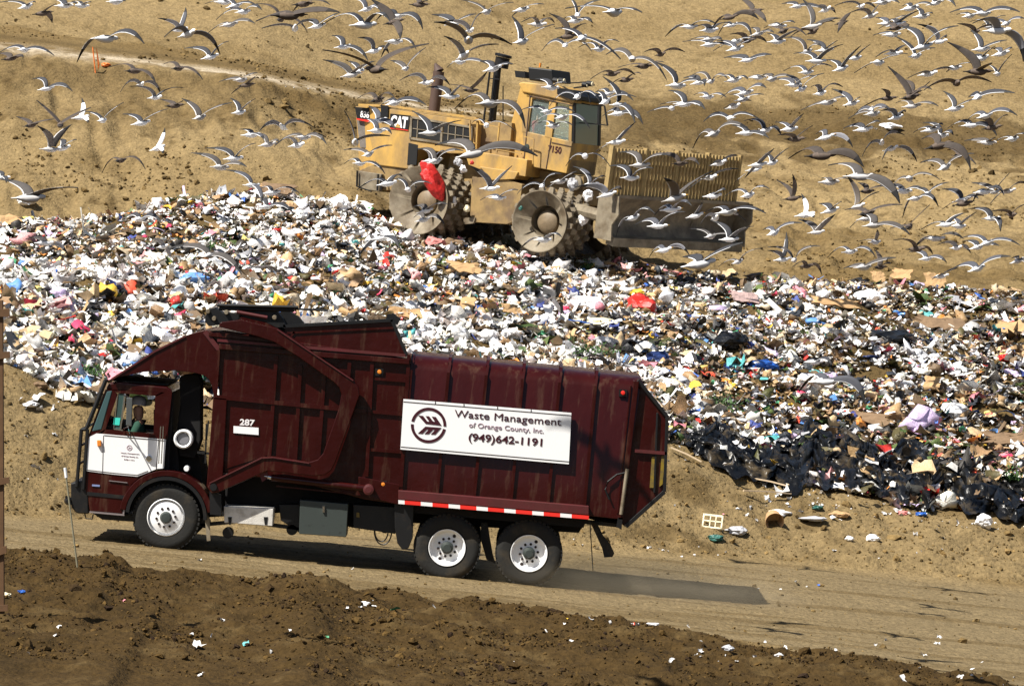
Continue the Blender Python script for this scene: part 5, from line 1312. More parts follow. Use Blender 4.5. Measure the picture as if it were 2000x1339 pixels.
BG = [
 ("plastic_bag", 1256, 592, 62, 44, 'red', "bright red plastic bag lying amid the rubbish behind the truck's sign"),
 ("plastic_bag", 1244, 573, 36, 12, 'yellow', "small yellow bag lying on top of the bright red bag"),
 ("rubbish_bag", 1490, 712, 66, 28, 'blue', "shiny blue rubbish bag in the heap right of the truck"),
 ("plastic_bag", 1487, 726, 26, 12, 'green', "green plastic scrap tucked against the shiny blue rubbish bag"),
 ("plastic_sheet", 378, 543, 58, 20, 'ltblue', "crumpled light blue plastic sheet left of the truck's folded forks"),
 ("plastic_sheet", 98, 566, 44, 14, 'ltblue', "crumpled light blue plastic sheet at the left edge of the heap"),
 ("rubbish_bag", 820, 597, 56, 24, 'black', "black rubbish bag just behind the truck's hopper rim"),
 ("rubbish_bag", 1428, 662, 66, 36, 'black', "black rubbish bag behind the truck's tailgate roof"),
 ("rubbish_bag", 1740, 655, 100, 32, 'black', "torn black rubbish bag beside the brown carpet"),
 ("rubbish_bag", 1700, 578, 60, 40, 'white', "large white bag at the top of the heap on the right"),
 ("rubbish_bag", 665, 395, 44, 38, 'white', "large white bag on the crest left of the compactor"),
 ("rubbish_bag", 478, 558, 40, 34, 'white', "big rounded white bag above the truck's folded forks"),
 ("rubbish_bag", 614, 572, 46, 26, 'white', "white bag above the truck's raised hopper"),
 ("rubbish_bag", 1920, 1017, 34, 28, 'white', "round white bag at the foot of the black sheeting"),
 ("plastic_bag", 1792, 846, 32, 24, 'lilac', "lilac plastic bag above the black sheeting"),
 ("plastic_bag", 1965, 700, 30, 16, 'red', "red plastic bag near the right edge of the heap"),
 ("plastic_bag", 395, 478, 32, 12, 'red', "red plastic scrap in the upper left of the heap"),
 ("plastic_bag", 848, 473, 40, 26, 'pink', "faded pink cloth below the compactor's rear wheel"),
 ("rubbish_bag", 880, 474, 52, 24, 'brown', "brown sack beside the faded pink cloth"),
 ("plastic_bag", 712, 405, 34, 10, 'green', "pale green plastic sheet on the crest left of the compactor"),
 ("plastic_bag", 742, 427, 26, 9, 'red', "thin red scrap in front of the compactor's rear wheel"),
 ("rubbish_bag", 1155, 628, 110, 22, 'cream', "cream coloured bag behind the truck's roof"),
 ("rubbish_bag", 1180, 668, 54, 28, 'grey', "translucent grey plastic bag behind the truck's roof"),
 ("rubbish_bag", 1285, 697, 44, 26, 'navy', "dark navy bag behind the tailgate end of the roof"),
 ("plastic_bag", 290, 583, 22, 10, 'red', "small red scrap above the truck's canopy"),
 ("plastic_bag", 1760, 615, 24, 10, 'ltblue', "small light blue tray high in the right part of the heap"),
 ("plastic_bag", 1700, 700, 28, 8, 'navy', "small navy plastic piece in the middle of the right heap"),
 ("plastic_bag", 160, 690, 20, 10, 'lilac', "small purple scrap above the left bank"),
 ("plastic_bag", 1345, 795, 26, 18, 'white', "white plastic container at the left tip of the black sheeting"),
 ("plastic_bag", 1440, 808, 26, 16, 'white', "white plastic container right of the green weeds"),
 ("plastic_bag", 1398, 1053, 34, 14, 'teal', "dark teal plastic scrap below the cream crate"),
 ("plastic_bag", 1436, 1034, 44, 18, 'grey', "thin grey plastic bag right of the cream crate"),
 ("plastic_bag", 1520, 1000, 46, 14, 'white', "torn white plastic above the round basket"),
 ("plastic_bag", 1596, 993, 22, 9, 'teal', "small teal scrap on the bank below the black sheeting"),
 ("plastic_bag", 1590, 1014, 54, 10, 'grey', "flat grey plastic scrap right of the round basket"),
 ("plastic_bag", 1640, 1006, 36, 14, 'card', "bent cardboard scrap on the bank right of the flat grey plastic"),
 ("plastic_bag", 1765, 1000, 22, 12, 'pink', "small pink scrap at the lower edge of the black sheeting"),
 ("plastic_bag", 1800, 1005, 22, 10, 'blue', "small blue scrap at the lower edge of the black sheeting"),
 ("plastic_bag", 1705, 1050, 26, 16, 'white', "white scrap on the bank below the black sheeting"),
 ("plastic_bag", 1660, 1055, 18, 10, 'white', "smaller white scrap left of the other one on the lower bank"),
 ("plastic_bag", 1522, 1279, 18, 11, 'white', "white cup lying on the brown mound at lower right"),
 ("plastic_bag", 1422, 1263, 22, 14, 'grey', "grey crumpled plastic on the brown mound at lower right"),
 ("plastic_bag", 712, 1178, 24, 11, 'white', "white scrap on the mound below the truck's rear wheels"),
 ("plastic_bag", 1275, 1217, 26, 6, 'white', "flat white scrap on the near edge of the road"),
 ("plastic_bag", 42, 1154, 16, 7, 'blue', "small dark blue scrap on the brown mound at lower left"),
 ("plastic_bag", 12, 1162, 20, 10, 'cream', "pale scrap on the brown mound beside the wooden pole"),
 ("plastic_bag", 1738, 250, 46, 15, 'white', "lone white bag on the dark band of the right hillside"),
 ("plastic_bag", 128, 745, 56, 26, 'white', "white plastic bag at the lower left edge of the heap"),
 ("plastic_bag", 80, 752, 34, 18, 'brown', "dark brown lump at the lower left edge of the heap"),
 ("plastic_bag", 60, 790, 36, 11, 'white', "torn white scrap on the left bank"),
 ("plastic_bag", 133, 747, 30, 12, 'pink', "pink patterned bag at the lower left edge of the heap"),
 ("plastic_bag", 122, 733, 22, 6, 'lilac', "thin purple scrap at the lower left edge of the heap"),
 ("rubbish_bag", 1145, 590, 70, 40, 'white', "big white crumpled bag left of the bright red bag"),
 ("rubbish_bag", 1860, 795, 60, 34, 'white', "white crumpled bag above the right part of the black sheeting"),
 ("rubbish_bag", 950, 655, 50, 30, 'white', "white crumpled bag just behind the container roof"),
 ("rubbish_bag", 1590, 740, 60, 40, 'white', "white crumpled bag in the middle of the right heap"),
 ("rubbish_bag", 560, 410, 36, 16, 'black', "small black bag on the crest at the upper left"),
 ("rubbish_bag", 255, 520, 26, 16, 'teal', "dark teal bag in the left part of the heap"),
 ("rubbish_bag", 52, 392, 40, 24, 'white', "white crumpled bag at the far left edge of the heap"),
]
seen = {}
for i, (nm, x, y, w, h, m, lab) in enumerate(BG):
    bagmesh(nm, x, y, w, h, PM[m], lab, "bag" if "bag" in nm else "plastic sheet", seed=i + 5, rough=0.34)
SL = [
 (1840, 645, 90, 28, 'brown', "sheet of brown carpet lying beside the torn black bag", 0.5, 0.1), (1455, 590, 56, 22, 'rose', "flat rose grey panel in the upper right heap", 0.55, 0.15),
 (1975, 650, 60, 26, 'card', "big tan cardboard sheet at the right edge of the heap", 0.6, -0.3), (1630, 603, 90, 16, 'card', "long flattened cardboard carton in the upper right heap", 0.5, 0.1),
 (912, 608, 30, 30, 'card', "upright tan cardboard piece behind the truck's hopper", 0.9, -0.4), (905, 538, 60, 22, 'card', "torn cardboard in the middle of the heap", 0.6, 0.2),
 (1715, 552, 28, 22, 'card', "small cardboard flap at the top edge of the right heap", 0.8, 0.3), (1760, 545, 38, 20, 'card', "pointed cardboard flap at the top edge of the right heap", 0.8, -0.2),
 (1825, 560, 40, 30, 'card', "tall cardboard flap at the top edge of the right heap", 1.0, 0.1), (1820, 765, 30, 26, 'card', "tan cardboard square above the lilac bag", 0.9, -0.3),
 (1690, 830, 90, 22, 'brown', "dark torn cardboard above the middle of the black sheeting", 0.6, -0.4), (1975, 870, 90, 26, 'brown', "brown cardboard heap at the right edge above the black sheeting", 0.5, 0.0),
 (10, 440, 60, 22, 'card', "tan cardboard at the left edge near the top of the heap", 0.5, 0.2), (800, 625, 80, 22, 'card', "tan cardboard right behind the raised hopper", 0.6, 0.25),
 (505, 375, 40, 10, 'card', "strip of cardboard on the crest at the upper left", 0.6, 0.0), (540, 378, 60, 22, 'brown', "dark brown board leaning on the crest at the upper left", 0.5, 0.0),
 (1150, 745, 60, 30, 'brown', "brown board behind the container roof", 0.5, 0.1), (1000, 615, 40, 20, 'card', "cardboard scrap in the heap right of the raised hopper", 0.7, 0.5),
]
for i, (x, y, w, h, m, lab, tx, tz) in enumerate(SL):
    slab("cardboard_sheet" if m == 'card' else "flat_board", x, y, w, h, PM[m], lab, "cardboard" if m == 'card' else "board", tilt=(tx, 0.1, tz), seed=i + 50)
for a in [(1455, 824, 1530, 842, "pale plank lying on the heap right of the green weeds"), (1470, 862, 1500, 888, "short pale plank leaning at the upper edge of the black sheeting"), (1524, 930, 1575, 955, "pale plank crossing the lower edge of the black sheeting"),
          (1518, 945, 1540, 957, "shortest pale plank below the black sheeting"), (1660, 952, 1688, 943, "short white plank lying on the black sheeting"), (1470, 945, 1540, 960, "long pale plank below the left part of the black sheeting"),
          (1452, 968, 1545, 977, "pale plank lying alone on the bank below the black sheeting"), (1560, 942, 1585, 945, "tiny pale plank at the edge of the black sheeting"), (1310, 884, 1370, 912, "splintered tan plank at the left tip of the black sheeting")]:
    stick(*a[:4], PM['wood'], a[4])
stick(1105, 645, 1158, 652, PM['blue'], "blue plastic rod lying in the heap behind the truck's roof", "rod", 0.05, "plastic_rod", 0.2)
stick(1906, 575, 1910, 620, PM['wood'], "thin brown stick standing up in the right part of the heap", "stick", 0.04, "wooden_stick", 0.2)
# red bag caught on the compactor's rear wheel
V, F = ICO3
q = D.p(849, 354, -0.12); wp = DM @ Vector((q[0], -0.12, q[1]))
sack = bagmesh("red_sack", 849, 354, 38, 84, plastic("bright_red_sack", (0.50, 0.018, 0.015)), "long bright red sack caught on the compactor's rear wheel", "sack", Y=wp.y, seed=3, rough=0.30)
sack.rotation_euler = (0, math.radians(-28), 0)
for i, (x, y, w, m, lab) in enumerate([(885, 393, 16, 'white', "white scrap caught on the rear wheel's cleats"), (905, 330, 14, 'white', "white scrap stuck high on the rear wheel's tread"), (912, 408, 12, 'cream', "cream scrap stuck low on the rear wheel's tread"),
                                       (895, 316, 16, 'grey', "grey scrap on top of the rear wheel's tread"), (1118, 360, 22, 'grey', "grey plastic caught above the front wheel"), (1110, 395, 14, 'white', "white scrap stuck on the front wheel's tread"),
                                       (1138, 430, 18, 'white', "white and pink scrap between front wheel and blade"), (1017, 407, 9, 'teal', "teal scrap stuck on the front wheel's dish"), (922, 318, 8, 'red', "tiny red scrap stuck by the midsection"),
                                       (1150, 382, 20, 'white', "white scrap caught on the blade's near end plate")]):
    vv_ = -0.08 if x in (1017,) else 0.35 if x < 1000 else 0.5
    q = D.p(x, y, vv_); wp = DM @ Vector((q[0], vv_, q[1]))
    bagmesh("plastic_scrap", x, y, w, w * 1.1, PM[m], lab, "plastic scrap", Y=wp.y, seed=70 + i, rough=0.4)

# black sheeting
us = np.linspace(0, 1, 300); vs_ = np.linspace(0, 1, 70)
tpx = [1308, 1400, 1480, 1560, 1650, 1760, 1850, 1950, 2060, 2200]; tpy = [806, 850, 868, 855, 858, 880, 893, 925, 955, 985]
bpx = [1325, 1400, 1480, 1560, 1650, 1760, 1850, 1950, 2060, 2200]; bpy_ = [858, 920, 940, 952, 972, 1003, 1018, 1022, 1050, 1080]
grid_p = []
cols_ = []
for u in us:
    px = 1310 + 880 * u
    rg = fbm(np.array([px * 0.02]), np.array([3.0]), 1.0, 5, 970, 0.7)[0]; rg2 = fbm(np.array([px * 0.02]), np.array([9.0]), 1.0, 5, 971, 0.7)[0]
    yt = np.interp(px, tpx, tpy) + 46 * rg; yb = np.interp(px, bpx, bpy_) + 40 * rg2
    a = G(px, yt, 60, 90); b = G(px, yb, 60, 90); cols_.append((a, b))
ax = np.array([[a.x, a.y] for a, b in cols_]); bx = np.array([[b.x, b.y] for a, b in cols_])
def smooth_cols(a, k=5):
    pad = np.concatenate([np.repeat(a[:1], k // 2, 0), a, np.repeat(a[-1:], k // 2, 0)])
    return np.column_stack([np.convolve(pad[:, c], np.ones(k) / k, 'valid') for c in (0, 1)])
ax = smooth_cols(ax); bx = smooth_cols(bx)
ax[:, 1] += 0.12 * fbm(ax[:, 0] * 1.0, ax[:, 0] * 0, 0.6, 3, 960); bx[:, 1] += 0.25 * fbm(bx[:, 0] * 1.0, bx[:, 0] * 0, 0.5, 3, 961)
SX = ax[:, None, 0] * (1 - vs_)[None] + bx[:, None, 0] * vs_[None]; SY = ax[:, None, 1] * (1 - vs_)[None] + bx[:, None, 1] * vs_[None]
sx, sy = SX.ravel(), SY.ravel()
h = ground(sx, sy)[0]
edge = np.minimum(np.minimum(vs_[None] * 5, (1 - vs_)[None] * 7), 1) * np.minimum(us[:, None] * 12, 1)
edge = np.broadcast_to(edge, SX.shape).ravel()
pu = np.broadcast_to(us[:, None] * 8.6, SX.shape).ravel(); pv = np.broadcast_to(vs_[None] * 2.3, SX.shape).ravel()
cr = 0.5 - np.abs(fbm(pu * 0.42 + 0.5 * pv, pv * 1.9 - 0.30 * pu, 0.7, 5, 900, 0.6)); cr2 = 0.5 - np.abs(fbm(pu * 0.5 - pv * .3, pv * 2.2 - 0.35 * pu, 0.32, 4, 930, 0.65))
h = base_h(sx, sy)[0]
big_ = fbm(pu * 0.5, pv * 1.4 - 0.3 * pu, 1.2, 3, 980)
sz = h + 0.05 + edge * (0.06 + 0.36 * np.maximum(0, cr) * (0.6 + big_) + 0.22 * cr2 + 0.14 * big_) + 0.05 * edge * fbm(pu, pv, 0.12, 2, 940)
sy = sy - edge * (0.38 * fbm(pu * .45 + 5, pv * 2.0 - .4 * pu, 0.8, 5, 950, 0.6) + 0.16 * cr2)
sx = sx + edge * 0.30 * fbm(pu * .8 + 15, pv * 1.2, 0.6, 4, 951, 0.6)
m_, n_ = len(us), len(vs_); id2 = np.arange(m_ * n_).reshape(m_, n_)
qd = np.stack([id2[:-1, :-1], id2[1:, :-1], id2[1:, 1:], id2[:-1, 1:]], -1).reshape(-1, 4)
o = np_mesh("black_sheeting", np.column_stack([sx, sy, sz]), qd, mat("black_sheet_plastic", (0.0045, 0.0045, 0.0045), rough=0.30, dirt=(0.075, 0.055, 0.03), dscale=1.6, dlo=0.55, dhi=0.68, bump=0.02, bscale=9), smooth=True)
tag(o, "long crumpled glossy black plastic sheeting along the lower right edge of the heap", "sheeting")

# crate, basket
g = G(1390, 1034); s = g.y / FPX
mb = MB()
for k, (x0, x1, z0, z1) in enumerate([(-20, 20, 0, 3), (-18, 20, 24, 28), (-20, -17, 0, 28), (17, 20, 0, 28), (-17, 17, 13, 15.5), (-6, -4, 3, 24), (5, 7, 3, 24)]):
    mb.box(x0 * s, x1 * s, -1.2 * s, 1.2 * s, z0 * s, z1 * s)
for x in (-20, 17.5): mb.box(x * s, (x + 2.5) * s, 1.2 * s, 22 * s, 0, 3 * s); mb.box(x * s, (x + 2.5) * s, 1.2 * s, 22 * s, 24 * s, 27 * s)
o = mb.build("plastic_crate", PM['cream']); o.location = g; o.rotation_euler = (-0.35, 0.10, -0.15); tag(o, "cream plastic crate lying on the bank left of the round basket", "crate")
g = G(1513, 1036); s = g.y / FPX
mb = MB()
prof = [(0, 17.5), (-1.5, 18.5), (1.5, 18.5), (22, 14), (22, 0.01)]
mb.lathe((0, 0), [(v * s, r * s) for v, r in [(22, 0.01), (22, 13), (0, 17), (-1, 18.5), (1, 18.8), (24, 14.5), (24, 0.01)]], 28)
o = mb.build("round_basket", mat("wicker", (0.42, 0.26, 0.13), rough=0.8, var=0.3, vscale=12), smooth=True); o.location = g + Vector((0, 0, 12 * s)); o.rotation_euler = (0.35, 0, 0.1); tag(o, "round wicker basket lying on its side on the bank, open end to the road", "basket")

# weeds in the heap
leaf_m = mat("weed_leaf", (0.045, 0.10, 0.022), rough=0.7, var=0.4, vscale=10)
def weeds(px, py, wpx, hpx, lab, n=260):
    g = G(px, py + hpx * 0.4); w = wpx / FPX * g.y; hh = hpx / FPX * g.y
    vv, ff = [], []
    for i in range(n):
        x = random.gauss(0, w * 0.25); y = random.gauss(0, w * 0.2); z = abs(random.gauss(0, hh * 0.4)); a = random.uniform(0, 6.28); l = random.uniform(0.04, 0.10); t = random.uniform(0.2, 1.2)
        d = Vector((math.cos(a) * math.cos(t), math.sin(a) * math.cos(t), math.sin(t))) * l; sd = Vector((-math.sin(a), math.cos(a), 0)) * l * 0.28
        p = Vector((x, y, z)); k = len(vv); vv += [tuple(p), tuple(p + d * 0.5 + sd), tuple(p + d), tuple(p + d * 0.5 - sd)]; ff.append((k, k + 1, k + 2, k + 3))
    me = bpy.data.meshes.new("weed_clump"); me.from_pydata(vv, [], ff); me.materials.append(leaf_m)
    o = bpy.data.objects.new("weed_clump", me); COL.objects.link(o); o.location = (g.x, g.y, g.z + 0.1)
    tag(o, lab, "weeds")
weeds(176, 737, 60, 26, "green weeds at the lower left edge of the heap in front of the truck"); weeds(1412, 800, 66, 50, "green weeds in the heap above the left tip of the black sheeting", 420)
weeds(1150, 694, 110, 22, "dark green weeds behind the container roof", 400); weeds(425, 490, 50, 22, "green weeds in the upper left of the heap"); weeds(1975, 940, 50, 26, "green weeds at the right end of the black sheeting")
weeds(1145, 530, 34, 20, "small green weeds in front of the blade", 160)

# ------------------------------------------------------------------ posts and stakes
post_m = mat("weathered_brown_wood", (0.12, 0.062, 0.028), rough=0.9, var=0.3, vscale=6)
YP = 50.0
top_ = W(-2, 586, YP); bot_ = W(-2, 1339, YP); gz = ground(np.array([top_.x]), np.array([YP]))[0][0]
pole = empty("wooden_pole", Matrix.Translation((top_.x, YP, gz))); tag(pole, "tall brown wooden pole with cross pieces at the left edge of the photo", "pole")
H_ = top_.z - gz; s = YP / FPX
mb = MB(); mb.box(-6 * s, 8 * s, -0.04, 0.04, -0.3, H_); mb.build("upright", post_m, pole, bevel=0.005)
for (r0, r1, x1, sl_) in [(603, 618, 22, 0.0), (687, 700, 22, 0.2), (933, 945, 20, 0.35), (1068, 1082, 14, 0.5), (1180, 1192, 16, 0.1), (1295, 1345, 14, 0.0)]:
    z0 = W(0, r1, YP).z - gz; z1 = W(0, r0, YP).z - gz
    mb = MB(); d_ = sl_ * 8 * s
    mb.loft([[(-8 * s, -.075, z0 - d_), (-8 * s, -.042, z0 - d_), (-8 * s, -.042, z1 - d_), (-8 * s, -.075, z1 - d_)], [(x1 * s, -.075, z0 + d_), (x1 * s, -.042, z0 + d_), (x1 * s, -.042, z1 + d_), (x1 * s, -.075, z1 + d_)]])
    mb.build("cross_piece", post_m, pole)
g = G(151, 1108, 50, 60); t_ = W(127, 913, g.y)
st = empty("marker_stake", Matrix.Translation(g)); tag(st, "thin leaning marker stake with a white tip beside the truck's front bumper", "marker stake")
dv = t_ - g; mb = MB(); mb.tube([tuple(-dv * 0.05), tuple(dv * 0.9)], 0.013, 8); mb.build("shaft", mat("weathered_grey_stake", (0.22, 0.2, 0.13), rough=0.9), st)
mb = MB(); mb.tube([tuple(dv * 0.9), tuple(dv)], 0.022, 8); mb.build("white_tip", M['white'], st)
g = G(187, 143); t_ = W(181, 92, g.y)
st = empty("survey_stake", Matrix.Translation(g)); tag(st, "thin orange survey stake with fluttering tape on the left hillside edge", "survey stake")
dv = t_ - g; mb = MB(); mb.tube([(0, 0, -.1), tuple(dv)], 0.02, 6); mb.build("shaft", PM['orange'], st)
mb = MB(); mb.loft([[(0.02, 0, dv.z * .95), (0.02, 0, dv.z * .85), (0.03, .01, dv.z * .85), (0.03, .01, dv.z * .95)], [(0.1, .05, dv.z * .3), (0.06, .05, dv.z * .1), (0.07, .06, dv.z * .1), (0.11, .06, dv.z * .3)]]); mb.build("tape", PM['orange'], st)
bagmesh("orange_scrap", 207, 131, 18, 8, PM['orange'], "orange and white scrap on the ground beside the orange survey stake", "plastic scrap", seed=99)

# dust thrown up behind the rear wheels
dc = bpy.data.materials.new("road_dust"); dc.use_nodes = True; nt = dc.node_tree; nt.nodes.clear()
out = nt.nodes.new("ShaderNodeOutputMaterial"); pv_ = nt.nodes.new("ShaderNodeVolumePrincipled"); pv_.inputs["Color"].default_value = (0.80, 0.66, 0.45, 1)
tc = nt.nodes.new("ShaderNodeTexCoord"); ln = nt.nodes.new("ShaderNodeVectorMath"); ln.operation = 'LENGTH'; nt.links.new(tc.outputs["Object"], ln.inputs[0])
mr = nt.nodes.new("ShaderNodeMapRange"); mr.inputs[1].default_value = 1.0; mr.inputs[2].default_value = 0.1; mr.inputs[3].default_value = 0; mr.inputs[4].default_value = 1
nt.links.new(ln.outputs["Value"], mr.inputs[0])
nz = nt.nodes.new("ShaderNodeTexNoise"); nz.inputs["Scale"].default_value = 3.0; nz.inputs["Detail"].default_value = 3; nt.links.new(tc.outputs["Object"], nz.inputs["Vector"])
m1 = nt.nodes.new("ShaderNodeMath"); m1.operation = 'MULTIPLY'; nt.links.new(mr.outputs[0], m1.inputs[0]); nt.links.new(nz.outputs[0], m1.inputs[1])
m2 = nt.nodes.new("ShaderNodeMath"); m2.operation = 'MULTIPLY'; nt.links.new(m1.outputs[0], m2.inputs[0]); m2.inputs[1].default_value = 1.15
nt.links.new(m2.outputs[0], pv_.inputs["Density"]); nt.links.new(pv_.outputs[0], out.inputs["Volume"])
Vd, Fd = ICO3
o = np_mesh("dust_cloud", Vd.copy(), Fd, dc); gp = W(1235, 1140, 60.8)
o.location = gp; o.scale = (3.1, 1.7, 0.48); o.rotation_euler = (0, math.radians(5.5), 0)
tag(o, "faint tan dust hanging over the road behind the truck's rear wheels", "dust", kind="stuff")

# ------------------------------------------------------------------ gulls
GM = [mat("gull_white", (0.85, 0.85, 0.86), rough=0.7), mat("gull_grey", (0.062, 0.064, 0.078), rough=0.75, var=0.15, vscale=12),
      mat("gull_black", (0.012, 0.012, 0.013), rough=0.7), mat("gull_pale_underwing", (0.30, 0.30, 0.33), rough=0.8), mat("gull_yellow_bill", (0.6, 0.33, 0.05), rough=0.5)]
GM2 = [GM[0], mat("gull_dark_grey", (0.032, 0.033, 0.040), rough=0.75), GM[2], mat("gull_dark_underwing", (0.16, 0.16, 0.18), rough=0.8), GM[4]]  # darker grey plumage variant, picked at random per bird
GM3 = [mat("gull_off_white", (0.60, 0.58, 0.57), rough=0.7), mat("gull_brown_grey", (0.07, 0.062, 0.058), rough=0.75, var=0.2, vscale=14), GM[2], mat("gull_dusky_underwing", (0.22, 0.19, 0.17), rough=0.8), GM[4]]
BM = [mat("young_gull_brown", (0.12, 0.088, 0.068), rough=0.8, var=0.35, vscale=18), mat("young_gull_dark_wing", (0.055, 0.043, 0.036), rough=0.8, var=0.3, vscale=15),
      mat("young_gull_black", (0.016, 0.013, 0.012), rough=0.8), mat("young_gull_underwing", (0.14, 0.11, 0.09), rough=0.8), mat("young_gull_bill", (0.03, 0.03, 0.03), rough=0.6)]
